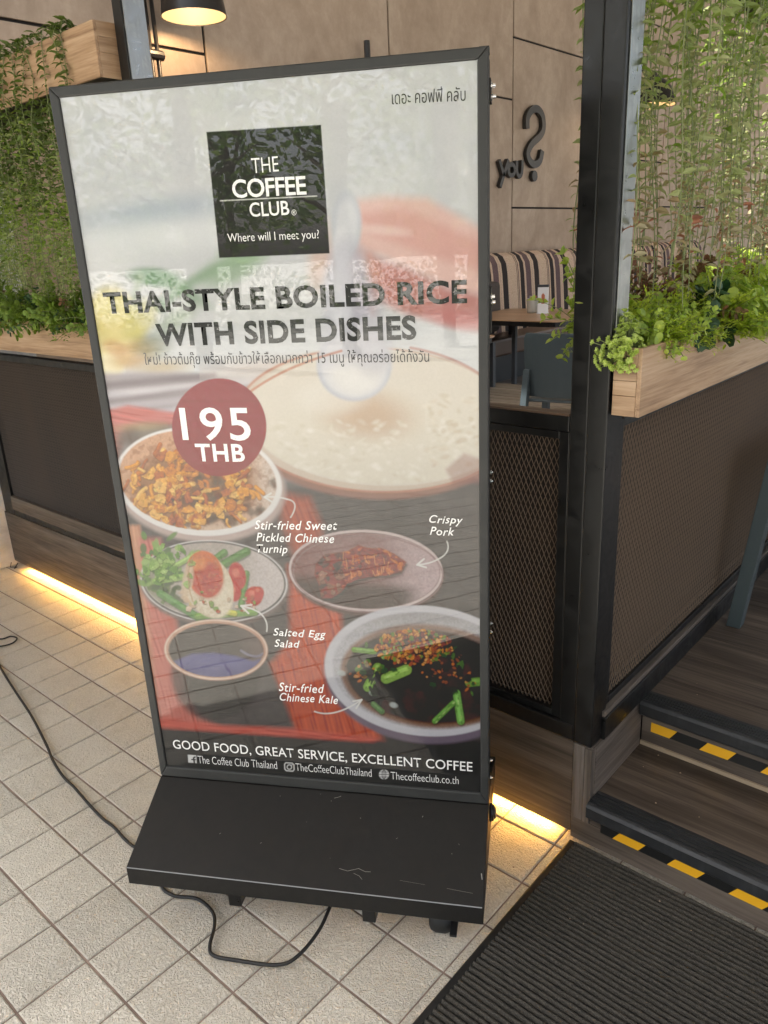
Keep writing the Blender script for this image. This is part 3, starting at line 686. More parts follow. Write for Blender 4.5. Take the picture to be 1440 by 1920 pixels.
for i in range(6):
    for j in range(k): q = (j + 1) % k; s_.f.append((i * k + j, i * k + q, (i + 1) * k + q, (i + 1) * k + j))
lp_('power_socket', s_, M['plastic'], bp)
# paint chips on the base
ch = MB()
def slope(u, y): return (u, y, .196 + (y + .255) / .2535 * (ZB - .002 - .196) + .0008)
def scratch(pts, wd):
    for (a, b) in zip(pts[:-1], pts[1:]):
        A, B = Vector(slope(*a)), Vector(slope(*b)); d = (B - A).normalized(); s = Vector((-d.y, d.x, 0)) * wd
        ch.quad(tuple(A - s), tuple(B - s * .8), tuple(B + s * .8), tuple(A + s))
scratch([(.625, -.205), (.65, -.209), (.68, -.200), (.70, -.206), (.715, -.205)], .0007); scratch([(.668, -.213), (.685, -.218), (.695, -.226)], .0005)
scratch([(.80, -.218), (.87, -.222)], .0003); scratch([(.93, -.225), (1.0, -.230)], .0004); scratch([(.57, -.02), (.585, -.015), (.59, -.012)], .0008)
for _ in range(12):
    u, y = random.uniform(.02, 1.0), random.uniform(-.25, -.01); scratch([(u, y), (u + random.uniform(-.003, .004), y + random.uniform(-.004, .004))], random.uniform(.0004, .001))
scratch([(1.020, -.18), (1.023, -.195)], .0015)
lp_('paint_chips', ch, M['chip'], bp, kind='stuff')

# ---------------- poster artwork, painted into an array (works in the plane of the print)
S_ = 1.3; QX0, QY0, QX1, QY1 = 84., 92., 932., 1512.
CW, CH = int((QX1 - QX0) * S_), int((QY1 - QY0) * S_)
Xg, Yg = np.meshgrid(QX0 + (np.arange(CW) + .5) / S_, QY0 + (np.arange(CH) + .5) / S_)
Xg = Xg.astype(np.float32); Yg = Yg.astype(np.float32)
img = np.empty((CH, CW, 3), np.float32)
def lin(c): c = np.array(c, float) / 255; return np.where(c < .04045, c / 12.92, ((c + .055) / 1.055) ** 2.4)
def sm(x, a, b): t = np.clip((x - a) / (b - a), 0, 1); return t * t * (3 - 2 * t)
def vnoise(cell, seed, octs=1):
    r = np.random.default_rng(seed); out = np.zeros((CH, CW), np.float32); amp = 1; tot = 0
    for o_ in range(octs):
        c = cell / 2 ** o_; gh, gw = int(CH / S_ / c) + 3, int(CW / S_ / c) + 3; g = r.random((gh, gw)).astype(np.float32)
        fy = (Yg - QY0) / c; fx = (Xg - QX0) / c; iy = fy.astype(int); ix = fx.astype(int); ty = fy - iy; tx = fx - ix; ty = ty * ty * (3 - 2 * ty); tx = tx * tx * (3 - 2 * tx)
        out += amp * ((g[iy, ix] * (1 - tx) + g[iy, ix + 1] * tx) * (1 - ty) + (g[iy + 1, ix] * (1 - tx) + g[iy + 1, ix + 1] * tx) * ty); tot += amp; amp *= .5
    return out / tot
def win(x0, x1, y0, y1):
    a = max(0, int((x0 - QX0) * S_)); b = min(CW, int((x1 - QX0) * S_) + 1); c = max(0, int((y0 - QY0) * S_)); d = min(CH, int((y1 - QY0) * S_) + 1)
    return slice(c, max(c, d)), slice(a, max(a, b))
def put(mask, col, sl=None):
    sl = sl or (slice(None), slice(None)); c = lin(col).astype(np.float32); img[sl] = img[sl] * (1 - mask[..., None]) + c * mask[..., None]
def ell(cx, cy, rx, ry, col, soft=2, ang=0, op=1, clip=None):
    R_ = max(rx, ry) + soft + 2; sl = win(cx - R_, cx + R_, cy - R_, cy + R_); X, Y = Xg[sl] - cx, Yg[sl] - cy
    if X.size == 0: return
    c, s = math.cos(ang), math.sin(ang); x, y = X * c + Y * s, -X * s + Y * c
    d = (np.sqrt((x / rx) ** 2 + (y / ry) ** 2) - 1) * min(rx, ry); mk = (1 - sm(d, -soft, soft)) * op
    if clip is not None: mk = mk * clip[sl]
    put(mk, col, sl)
def emask(cx, cy, rx, ry, soft=1.5, ang=0):
    X, Y = Xg - cx, Yg - cy; c, s = math.cos(ang), math.sin(ang); x, y = X * c + Y * s, -X * s + Y * c
    return 1 - sm((np.sqrt((x / rx) ** 2 + (y / ry) ** 2) - 1) * min(rx, ry), -soft, soft)
def ring(cx, cy, rx, ry, wd, col, soft=1.2, ang=0, op=1, a0=None, clip=None):
    X, Y = Xg - cx, Yg - cy; c, s = math.cos(ang), math.sin(ang); x, y = X * c + Y * s, -X * s + Y * c
    r = np.sqrt((x / rx) ** 2 + (y / ry) ** 2); g = np.sqrt((x / rx ** 2) ** 2 + (y / ry ** 2) ** 2) / np.maximum(r, 1e-3); d = np.abs((r - 1) / np.maximum(g, 1e-5))
    mk = (1 - sm(d, wd - soft, wd + soft)) * op
    if clip is not None: mk = mk * clip
    put(mk.astype(np.float32), col)
def polyd(pts):
    """signed distance to a polygon (negative inside) over its window"""
    pts = np.array(pts, float); return pts
def pmask(pts, soft=2, sl=None):
    pts = np.array(pts, np.float32); X, Y = (Xg[sl], Yg[sl]) if sl else (Xg, Yg); d = np.full(X.shape, 1e9, np.float32); ins = np.zeros(X.shape, bool)
    for (a, b) in zip(pts, np.roll(pts, -1, 0)):
        e = b - a; t = np.clip(((X - a[0]) * e[0] + (Y - a[1]) * e[1]) / (e @ e + 1e-9), 0, 1); d = np.minimum(d, (X - a[0] - t * e[0]) ** 2 + (Y - a[1] - t * e[1]) ** 2)
        if a[1] != b[1]: ins ^= ((a[1] > Y) != (b[1] > Y)) & (X < (b[0] - a[0]) * (Y - a[1]) / (b[1] - a[1]) + a[0])
    d = np.sqrt(d); d = np.where(ins, -d, d); return (1 - sm(d, -soft, soft)).astype(np.float32)
def poly(pts, col, soft=2, op=1, clip=None):
    p = np.array(pts); sl = win(p[:, 0].min() - soft - 2, p[:, 0].max() + soft + 2, p[:, 1].min() - soft - 2, p[:, 1].max() + soft + 2)
    mk = pmask(pts, soft, sl) * op
    if clip is not None: mk = mk * clip[sl]
    put(mk, col, sl)
def line(pts, wd, col, soft=1, op=1, clip=None, taper=False):
    p = np.array(pts, float); sl = win(p[:, 0].min() - wd - soft - 2, p[:, 0].max() + wd + soft + 2, p[:, 1].min() - wd - soft - 2, p[:, 1].max() + wd + soft + 2); X, Y = Xg[sl], Yg[sl]
    if X.size == 0: return
    d = np.full(X.shape, 1e9, np.float32)
    for a, b in zip(p[:-1], p[1:]):
        e = b - a; t = np.clip(((X - a[0]) * e[0] + (Y - a[1]) * e[1]) / (e @ e + 1e-9), 0, 1); d = np.minimum(d, np.sqrt((X - a[0] - t * e[0]) ** 2 + (Y - a[1] - t * e[1]) ** 2))
    mk = (1 - sm(d, wd - soft, wd + soft)) * op
    if clip is not None: mk = mk * clip[sl]
    put(mk.astype(np.float32), col, sl)
def bez(p0, p1, p2, n=14): t = np.linspace(0, 1, n)[:, None]; return (1 - t) ** 2 * np.array(p0) + 2 * t * (1 - t) * np.array(p1) + t * t * np.array(p2)
pr = random.Random(11)
# background: pale blurred kitchen
img[:] = lin((206, 209, 212)).astype(np.float32)
n1 = vnoise(160, 1, 2); put((sm(n1, .45, .75) * .35), (222, 224, 226)); put((sm(vnoise(90, 2, 2), .55, .8) * .25), (190, 196, 204))
ell(300, 400, 150, 26, (170, 182, 196), 24, -.12, .75); ell(480, 360, 90, 22, (196, 202, 210), 20, -.3, .6); ell(200, 330, 90, 40, (196, 200, 206), 30, 0, .5); ell(330, 440, 200, 30, (222, 226, 228), 28, -.1, .8)
ell(180, 510, 60, 40, (224, 226, 226), 25, 0, .7); ell(480, 560, 130, 60, (214, 216, 216), 40, 0, .6)
# green leaves, out of focus
ell(290, 520, 46, 17, (118, 156, 122), 8, .12, .85); ell(345, 545, 50, 13, (128, 160, 128), 9, .55, .7); line(bez((300, 575), (350, 520), (470, 480)), 9, (140, 168, 140), 9, .75); ell(430, 505, 60, 26, (150, 175, 148), 14, -.35, .8)
ell(455, 478, 40, 16, (158, 184, 156), 12, 0, .7); ell(330, 600, 40, 16, (150, 170, 140), 14, -.6, .6); line([(262, 520), (240, 600)], 7, (160, 176, 150), 8, .6)
# ginger and lemon, left edge
ell(195, 610, 46, 70, (222, 208, 140), 14, .25, .95); ell(232, 640, 34, 50, (228, 214, 150), 12, .5, .95); ell(212, 575, 34, 28, (232, 224, 170), 12, 0, .9); ell(262, 600, 26, 40, (206, 200, 130), 12, .6, .7)
ell(205, 690, 26, 26, (232, 222, 180), 10, 0, .9); ell(250, 665, 42, 24, (196, 158, 104), 12, -.3, .8); ell(300, 690, 50, 14, (184, 160, 110), 12, -.05, .7); ell(214, 652, 22, 14, (190, 146, 90), 8, .3, .7); ell(285, 650, 34, 22, (120, 130, 92), 12, 0, .55)
# hand
poly([(640, 380), (720, 368), (800, 372), (870, 410), (940, 450), (940, 560), (860, 548), (760, 500), (690, 470), (640, 450)], (226, 190, 182), 14, .95)
poly([(660, 400), (760, 392), (850, 430), (940, 470), (940, 520), (800, 478), (700, 440)], (214, 164, 156), 14, .7)
ell(720, 432, 46, 9, (232, 204, 198), 7, .1, .8)
poly([(690, 480), (760, 500), (840, 540), (940, 560), (940, 620), (850, 612), (770, 590), (710, 560), (690, 520)], (190, 128, 122), 13, .9)
poly([(640, 448), (700, 470), (720, 520), (700, 590), (650, 560), (610, 490)], (204, 158, 148), 14, .7); ell(600, 480, 20, 60, (214, 178, 160), 14, .1, .6); ell(760, 555, 60, 30, (182, 128, 122), 16, .3, .6)
ell(860, 600, 60, 18, (196, 130, 128), 10, .2, .6)
# spoon
ell(650, 420, 28, 62, (198, 203, 212), 5, 0, .95); ell(650, 426, 20, 52, (216, 219, 224), 6, 0, .9); ell(640, 470, 14, 40, (226, 228, 232), 6)
ell(650, 560, 44, 110, (188, 188, 200), 12, 0, .85); ell(640, 560, 22, 90, (218, 220, 228), 14, 0, .8); ell(690, 590, 30, 60, (168, 164, 180), 14, 0, .5)
# cloth on the left and counter
poly([(84, 700), (330, 698), (520, 716), (480, 780), (330, 780), (190, 790), (84, 800)], (156, 148, 154), 8, .95)
for (a, b, c_, w_, o_) in (((190, 742), (500, 712), (212, 208, 214), 7, .8), ((190, 765), (420, 744), (186, 180, 188), 6, .7), ((200, 722), (400, 704), (122, 112, 118), 6, .8), ((210, 752), (380, 728), (134, 124, 130), 5, .7), ((220, 800), (340, 775), (200, 190, 196), 8, .8), ((300, 780), (520, 742), (196, 194, 204), 12, .7)):
    line([a, b], w_, c_, 6, o_)
ell(520, 690, 130, 20, (206, 196, 192), 14, -.05, .8)
# slate table below
tb = sm(Yg + .06 * Xg, 890, 960); put(tb * .97, (74, 70, 71)); put(tb * sm(vnoise(14, 5, 3), .42, .75) * .30, (98, 93, 92)); put(tb * sm(vnoise(60, 6, 2), .5, .8) * .25, (56, 52, 52))
# red wooden tray
def woodblob(pts, col, dk_, soft=10, op=.95, seed=1, ang=1.3):
    m_ = pmask(pts, soft) * op; put(m_, col); u_ = Xg * math.cos(ang + 1.57) + Yg * math.sin(ang + 1.57); v_ = Xg * math.cos(ang) + Yg * math.sin(ang)
    r = np.random.default_rng(seed); ln_ = np.zeros_like(Xg); 
    for k in range(5): ln_ += np.sin(u_ * r.uniform(.25, .95) + 3 * np.sin(v_ * r.uniform(.01, .03) + r.uniform(0, 6)) + r.uniform(0, 6))
    put((m_ * sm(ln_, .6, 2.8) * .6).astype(np.float32), dk_); put((m_ * sm(-ln_, .9, 3) * .35).astype(np.float32), tuple(min(255, int(c * 1.22)) for c in col))
woodblob([(196, 770), (240, 760), (340, 775), (340, 800), (262, 800), (232, 830), (220, 870), (206, 870)], (196, 104, 96), (166, 76, 72), 6, .9, 2, .1)
ell(285, 815, 70, 22, (112, 100, 84), 9, -.05, .9); ell(262, 800, 44, 8, (176, 150, 112), 6, -.05, .6); ell(240, 845, 26, 40, (98, 84, 78), 9, .3, .8)
woodblob([(235, 985), (262, 985), (300, 1200), (330, 1370), (300, 1365), (262, 1120)], (206, 150, 120), (170, 110, 84), 5, .95, 3, 1.35)
woodblob([(262, 1010), (300, 1010), (330, 1150), (345, 1300), (372, 1340), (420, 1370), (300, 1372)], (196, 112, 102), (160, 78, 72), 9, .95, 4, 1.3)
woodblob([(524, 925), (580, 935), (602, 985), (600, 1060), (560, 1060), (530, 985)], (178, 88, 66), (146, 62, 44), 14, .95, 5, 1.3)
woodblob([(540, 1060), (606, 1070), (640, 1150), (640, 1250), (690, 1340), (720, 1390), (560, 1380), (530, 1300), (508, 1245), (545, 1200)], (192, 88, 62), (146, 58, 42), 10, .97, 6, 1.35)
woodblob([(296, 1346), (420, 1360), (560, 1366), (712, 1384), (700, 1394), (560, 1386), (430, 1378), (296, 1366)], (200, 96, 84), (170, 70, 62), 6, .95, 7, .08)
bt = sm(Yg - .07 * Xg, 1338, 1350); put(bt * .96, (50, 48, 49)); put(bt * sm(vnoise(10, 9, 3), .45, .8) * .2, (74, 70, 70))
poly([(700, 1392), (780, 1360), (940, 1400), (940, 1440), (760, 1440)], (42, 40, 42), 10, .6)
# congee bowl
ell(702, 796, 262, 140, (150, 110, 98), 5, .05); ell(706, 786, 262, 136, (206, 192, 178), 3, .05); ring(704, 788, 260, 134, 2.2, (186, 128, 108), 2.4, .05, .8)
cb = emask(712, 782, 250, 128, 3, .05); put(cb, (216, 209, 198)); put(cb * sm(Yg, 700, 800) * .6, (222, 216, 202))
ell(690, 778, 75, 40, (196, 168, 142), 30, .1, .85, cb); ell(620, 745, 60, 30, (226, 222, 214), 16, 0, .6, cb)
for _ in range(260):
    x, y = pr.uniform(500, 890), pr.uniform(790, 912); ell(x, y, pr.uniform(2.5, 9), pr.uniform(1.8, 4.5), pr.choice([(234, 231, 223), (226, 221, 210), (206, 196, 176), (238, 236, 230)]), 3.4, pr.uniform(-.6, .6), pr.uniform(.2, .55), cb)
for _ in range(60):
    x, y = pr.uniform(800, 900), pr.uniform(740, 880); ell(x, y, pr.uniform(3, 10), pr.uniform(2, 6), pr.choice([(214, 200, 180), (200, 184, 162), (226, 220, 206)]), 3, pr.uniform(-.6, .6), .5, cb)
poly([(836, 880), (870, 850), (905, 862), (940, 850), (940, 905), (850, 908)], (150, 96, 92), 6, .5)
ell(667, 610, 74, 150, (192, 190, 200), 7, 0, .0); ell(664, 686, 70, 66, (192, 194, 206), 4); ell(664, 684, 63, 60, (212, 213, 218), 6); ell(668, 700, 48, 40, (224, 223, 222), 14); ell(700, 660, 34, 44, (186, 184, 194), 14, 0, .6)
poly([(598, 600), (732, 600), (734, 690), (596, 690)], (202, 202, 210), 10, .55)
line(bez((452, 748), (520, 690), (640, 658)), 2.4, (186, 120, 92), 2, .8); line(bez((770, 652), (860, 668), (920, 716)), 2.6, (184, 132, 118), 2, .7)
# turnip bowl
ell(374, 912, 162, 104, (188, 170, 166), 5, .12); ell(372, 903, 157, 101, (232, 230, 230), 2, .12); tbm = emask(370, 900, 148, 93, 2, .12); put(tbm, (206, 160, 128)); put(tbm * sm(Xg, 440, 520) * .8, (214, 206, 198)); put(tbm * sm(Yg, 960, 990) * .6, (214, 200, 184))
put(tbm * sm(-(np.hypot((Xg - 360) / 130, (Yg - 912) / 76)), -1.05, -.75) * .9, (150, 104, 66))
for _ in range(70): x, y = pr.gauss(400, 55), pr.gauss(930, 34); ell(x, y, pr.uniform(6, 16), pr.uniform(5, 10), pr.choice([(88, 74, 66), (112, 80, 60), (96, 86, 76)]), 4, pr.uniform(-1, 1), .75, tbm)
for _ in range(150):
    a = pr.uniform(0, 6.28); rr = pr.uniform(0, 1) ** .55; x, y = 358 + math.cos(a) * rr * 124, 912 + math.sin(a) * rr * 76
    if 350 < x < 430 and 880 < y < 960 and pr.random() < .5: continue
    p0 = (x, y); an = pr.uniform(-1.4, 1.4) + (PI / 2 if pr.random() < .4 else 0); L = pr.uniform(8, 26); p2 = (x + math.cos(an) * L, y + math.sin(an) * L); p1 = ((p0[0] + p2[0]) / 2 + pr.uniform(-8, 8), (p0[1] + p2[1]) / 2 + pr.uniform(-8, 8))
    c_ = pr.choice([(214, 148, 62), (226, 166, 82), (196, 120, 44), (232, 182, 104), (176, 100, 40), (206, 138, 56)]); wd = pr.uniform(2, 4.4)
    line(bez(p0, p1, p2, 6) + np.array([.8, 1.8]), wd, tuple(int(v * .62) for v in c_), 1.5, .7, tbm); line(bez(p0, p1, p2, 6), wd, c_, 1.2, .95, tbm); line(bez(p0, p1, p2, 6) - np.array([.6, .8]), wd * .35, tuple(min(255, int(v * 1.2)) for v in c_), 1, .6, tbm)
def chunk(x, y, r, cols, clip=None, n=7, hi=1.22):
    k = pr.randint(5, 8); a0 = pr.uniform(0, 6); st_ = pr.uniform(.45, 1); an = pr.uniform(0, 3.1)
    pts = []
    for i in range(k):
        q = r * pr.uniform(.55, 1.25); u_, v_ = q * math.cos(a0 + i * 2 * PI / k), q * st_ * math.sin(a0 + i * 2 * PI / k); pts.append((x + u_ * math.cos(an) - v_ * math.sin(an), y + u_ * math.sin(an) + v_ * math.cos(an)))
    c_ = pr.choice(cols); poly([(a + 1, b + 2.2) for a, b in pts], tuple(int(v * .45) for v in c_), 1.6, .6, clip); poly(pts, c_, 1.0, .95, clip)
    for _ in range(n):
        u_, v_ = pr.gauss(0, r * .38), pr.gauss(0, r * .3); f_ = pr.choice([.72, .85, 1.12, hi]); ell(x + u_, y + v_, r * pr.uniform(.08, .3), r * pr.uniform(.06, .16), tuple(min(255, int(v * f_)) for v in c_), 1, pr.uniform(-1.5, 1.5), .7, clip)
tcol = [(222, 152, 58), (232, 172, 84), (206, 132, 48), (240, 188, 104), (186, 108, 40)]
for _ in range(95):
    a = pr.uniform(0, 6.28); rr = pr.uniform(0, 1) ** .6; x, y = 352 + math.cos(a) * rr * 112, 915 + math.sin(a) * rr * 68
    if 352 < x < 430 and 885 < y < 950 and pr.random() < .75: continue
    chunk(x, y, pr.uniform(7, 15), tcol, tbm)
put(tbm * sm(vnoise(9, 51, 2), .5, .78) * .38, (120, 66, 28))
# salad bowl
ell(402, 1096, 140, 78, (120, 108, 106), 4, .06); ell(401, 1090, 138, 77, (222, 220, 222), 1.6, .06); ring(401, 1090, 133, 73, 2.2, (70, 66, 64), 1.5, .06, .9); sb = emask(401, 1089, 131, 71, 1.5, .06); put(sb, (176, 168, 162)); put(sb * sm(Xg, 440, 500) * .85, (206, 198, 198)); put(sb * sm(-Xg, -340, -280) * .5, (120, 130, 96))
gre = [(120, 160, 82), (92, 136, 62), (150, 182, 106), (70, 108, 48), (136, 170, 96)]
for _ in range(75): x, y = pr.gauss(306, 26), pr.gauss(1062, 20); ell(x, y, pr.uniform(5, 13), pr.uniform(3, 7), pr.choice(gre), 1.6, pr.uniform(-1.5, 1.5), .9)
for _ in range(28): x, y = pr.gauss(310, 22), pr.gauss(1100, 12); ell(x, y, pr.uniform(5, 12), pr.uniform(3, 6), pr.choice([(66, 92, 44), (88, 118, 58), (54, 74, 40)]), 2, pr.uniform(-1.5, 1.5), .8, sb)
for (a, b, wd, c_) in (((300, 1112), (375, 1160), 7, (96, 140, 84)), ((385, 1062), (420, 1036), 7, (92, 132, 74)), ((415, 1060), (462, 1034), 8, (86, 126, 70)), ((462, 1075), (452, 1135), 6, (96, 134, 78)), ((370, 1155), (478, 1148), 6, (120, 156, 86)), ((330, 1060), (372, 1036), 5, (150, 180, 110)), ((360, 1132), (440, 1150), 5, (196, 196, 90)), ((290, 1090), (350, 1080), 6, (136, 170, 96))):
    line([(a[0] + 1, a[1] + 3), (b[0] + 1, b[1] + 3)], wd, tuple(int(v * .5) for v in c_), 2, .6); line([a, b], wd, c_, 1.4); line([(a[0], a[1] - 2), (b[0], b[1] - 2)], wd * .35, tuple(min(255, int(v * 1.25)) for v in c_), 1.4, .7)
for (x, y, rx_, ry_, an) in ((445, 1080, 16, 26, -.2), (476, 1118, 17, 19, .3), (440, 1112, 12, 16, 0), (486, 1112, 9, 12, 0)): ell(x, y, rx_, ry_, (186, 62, 50), 2, an); ell(x - 3, y - 6, rx_ * .4, ry_ * .3, (222, 128, 112), 3, an, .8)
for _ in range(12): ell(pr.uniform(345, 365), pr.uniform(1090, 1135), pr.uniform(5, 11), pr.uniform(3, 6), (206, 178, 150), 2, pr.uniform(-1, 1), .8)
ell(392, 1100, 44, 60, (216, 204, 182), 2, -.35); ell(405, 1125, 30, 34, (224, 214, 194), 5, -.3, .9); ell(384, 1076, 34, 44, (208, 112, 66), 2, -.25); ell(388, 1088, 30, 34, (186, 74, 58), 6, -.25, .95); ell(372, 1056, 14, 14, (226, 152, 96), 6, 0, .7); ell(352, 1088, 10, 34, (206, 186, 160), 3, .15, .9)
for _ in range(60): chunk(pr.gauss(308, 24), pr.gauss(1064, 19), pr.uniform(5, 11), [(128, 168, 84), (100, 144, 66), (158, 190, 112), (80, 120, 52)], None, 4)
put(emask(392, 1100, 42, 58, 2, -.35) * sm(vnoise(7, 61, 2), .5, .8) * .25, (176, 156, 128)); put(emask(384, 1078, 32, 42, 2, -.25) * sm(vnoise(10, 62, 2), .45, .75) * .35, (150, 52, 40)); line(bez((362, 1044), (344, 1080), (362, 1128)), 1.3, (176, 146, 110), 1, .7)
for _ in range(24): chunk(pr.uniform(350, 480), pr.gauss(1135, 12), pr.uniform(3, 7), [(196, 172, 148), (214, 190, 170), (176, 92, 70), (130, 160, 90)], sb, 3)
# pork bowl
ell(688, 1078, 144, 78, (96, 76, 74), 4, .04); ring(686, 1070, 142, 74, 2.6, (206, 190, 190), 1.4, .04); pb = emask(686, 1070, 139, 71, 1.5, .04); put(pb, (148, 118, 118)); put(pb * sm(Xg, 690, 800) * .9, (190, 170, 174)); put(pb * (1 - sm(Xg, 560, 640)) * .8, (130, 88, 86)); put(pb * sm(Yg - .1 * Xg, 1010, 1040) * (1 - sm(Xg, 750, 800)) * .9, (70, 62, 60)); ring(690, 1076, 140, 72, 1.4, (150, 124, 124), 1.4, .04, .8)
pork = [(592, 1058), (610, 1040), (650, 1034), (672, 1022), (690, 1028), (716, 1028), (742, 1040), (762, 1054), (752, 1072), (728, 1078), (700, 1080), (672, 1086), (650, 1094), (640, 1110), (622, 1122), (604, 1122), (598, 1096), (590, 1078)]
poly([(x + 2, y + 5) for x, y in pork], (46, 36, 34), 5, .9); pm_ = pmask(pork, 2.5); put(pm_, (142, 66, 36))
for _ in range(150):
    x, y = pr.uniform(592, 762), pr.uniform(1028, 1122); c_ = pr.choice([(176, 88, 46), (198, 112, 62), (120, 50, 28), (214, 136, 86), (92, 44, 32)]) if x > 640 else pr.choice([(100, 60, 50), (136, 96, 82), (70, 40, 34), (156, 112, 96)])
    ell(x, y, pr.uniform(2, 8), pr.uniform(1.5, 4), c_, 1.4, pr.uniform(-.8, .8), .8, pm_)
for _ in range(90):
    x, y = pr.uniform(596, 758), pr.uniform(1030, 1118); chunk(x, y, pr.uniform(4, 10), [(170, 84, 44), (196, 112, 64), (128, 56, 30), (150, 70, 36)] if x > 645 else [(104, 66, 56), (138, 100, 88), (78, 46, 40), (160, 118, 104)], pm_, 5, 1.35)
for _ in range(40):
    x, y = pr.uniform(640, 740), pr.uniform(1034, 1078); line([(x, y), (x + pr.uniform(-3, 8), y + pr.uniform(8, 20))], .8, pr.choice([(226, 158, 112), (96, 40, 22)]), .8, .6, pm_)
# soy cup
ell(405, 1262, 84, 92, (64, 60, 62), 8, 0, .85); ell(405, 1219, 97, 57, (196, 158, 138), 1.8, .02); ring(405, 1218, 95, 55, 1.6, (226, 200, 184), 1.4, .02); cm_ = emask(405, 1219, 89, 50, 1.6, .02); put(cm_, (88, 84, 82)); put(cm_ * sm(Xg, 430, 500) * .6, (130, 110, 108)); lq = pmask([(326, 1240), (360, 1226), (400, 1224), (440, 1230), (474, 1240), (492, 1234), (488, 1250), (460, 1266), (420, 1276), (370, 1272), (340, 1258)], 4) * cm_; put(lq, (96, 96, 142)); ell(410, 1240, 60, 12, (112, 112, 160), 8, 0, .6, lq)
line(bez((452, 1220), (478, 1238), (492, 1226)), 2, (150, 150, 176), 2, .7, cm_)
# kale bowl
ell(800, 1268, 192, 126, (122, 110, 126), 4, .1); ell(798, 1258, 190, 122, (206, 206, 214), 2, .1); kb = emask(800, 1258, 177, 109, 2.5, .1); put(kb, (186, 186, 192)); put(kb * (1 - sm(Yg, 1150, 1200)) * .5, (150, 146, 146)); kb2 = emask(806, 1270, 162, 90, 6, .1); put(kb2, (62, 52, 46)); ring(806, 1268, 163, 92, 5, (140, 96, 66), 5, .1, .7)
put(kb2 * sm(vnoise(22, 31, 2), .5, .8) * .4, (104, 74, 50))
for (a, b, wd, c_) in (((690, 1288), (708, 1252), 9, (130, 170, 84)), ((724, 1272), (762, 1256), 10, (142, 178, 92)), ((664, 1218), (702, 1222), 5, (116, 156, 80)), ((856, 1300), (864, 1352), 7, (122, 172, 92)), ((815, 1352), (850, 1318), 5, (104, 150, 76)), ((720, 1230), (740, 1215), 6, (150, 186, 120)), ((880, 1280), (898, 1278), 8, (112, 150, 76)), ((700, 1320), (716, 1334), 5, (96, 130, 84)), ((670, 1255), (690, 1240), 5, (90, 124, 60))):
    line([(a[0] + 1, a[1] + 3), (b[0] + 1, b[1] + 3)], wd, (40, 48, 28), 2.5, .6); line([a, b], wd, c_, 1.6); line([(a[0] - 1, a[1] - 2), (b[0] - 1, b[1] - 2)], wd * .35, tuple(min(255, int(v * 1.25)) for v in c_), 1.5, .8)
for _ in range(240):
    a = pr.uniform(0, 6.28); rr = pr.uniform(0, 1) ** .6; x, y = 776 + math.cos(a) * rr * 72, 1214 + math.sin(a) * rr * 34
    c_ = pr.choice([(196, 124, 52), (214, 150, 80), (168, 92, 38), (140, 70, 32), (222, 172, 112), (122, 144, 70)]); ell(x + .8, y + 1.4, 4.4, 3, (60, 34, 20), 1.4, 0, .5); ell(x, y, pr.uniform(2.2, 6), pr.uniform(1.6, 3.2), c_, 1, pr.uniform(-1.5, 1.5), .95)
for _ in range(50): x, y = pr.choice([(pr.gauss(830, 18), pr.gauss(1252, 12)), (pr.gauss(866, 24), pr.gauss(1272, 10)), (pr.gauss(680, 12), pr.gauss(1262, 10))]); ell(x, y, pr.uniform(2, 5), pr.uniform(1.5, 3), pr.choice([(196, 118, 60), (206, 150, 96), (150, 90, 60)]), 1, pr.uniform(-1, 1), .9)
for (x, y) in ((738, 1322), (700, 1300), (640, 1262)): ell(x, y, 8, 5, (190, 200, 200), 2, .3, .8)
for _ in range(34): chunk(pr.choice([pr.gauss(700, 22), pr.gauss(850, 26)]), pr.gauss(1262, 24), pr.uniform(4, 12), [(48, 70, 34), (62, 92, 42), (84, 118, 54), (40, 52, 30), (120, 100, 60)], kb2, 4)
for _ in range(120): a = pr.uniform(0, 6.28); rr = pr.uniform(0, 1) ** .6; chunk(778 + math.cos(a) * rr * 74, 1212 + math.sin(a) * rr * 32, pr.uniform(2.5, 6), [(202, 130, 56), (220, 158, 88), (170, 94, 40), (142, 74, 34), (110, 140, 70)], None, 2)
for (a, b) in (((690, 1288), (708, 1252)), ((724, 1272), (762, 1256)), ((856, 1300), (864, 1352)), ((815, 1352), (850, 1318))):
    for q in range(7):
        t_ = q / 6; x, y = a[0] + (b[0] - a[0]) * t_, a[1] + (b[1] - a[1]) * t_; ell(x + pr.gauss(0, 2), y + pr.gauss(0, 2), pr.uniform(2, 5), pr.uniform(1, 2), pr.choice([(176, 206, 120), (84, 122, 54), (196, 216, 150)]), 1, math.atan2(b[1] - a[1], b[0] - a[0]), .6)
food = np.clip(tbm + sb + pb + kb, 0, 1); img *= (1 + (vnoise(3.2, 71, 2) - .5) * .30 * food)[..., None]; img *= (1 + (vnoise(2.4, 72, 1) - .5) * .05)[..., None]
# price badge
bm_ = emask(411, 801, 88.5, 91.5, 1.1); put(bm_, (148, 60, 68)); put(bm_ * (1 - sm(np.abs(Yg - 752), 1, 4)) * .25, (120, 36, 46)); put(bm_ * sm(vnoise(8, 41, 2), .55, .85) * .12, (178, 96, 102))
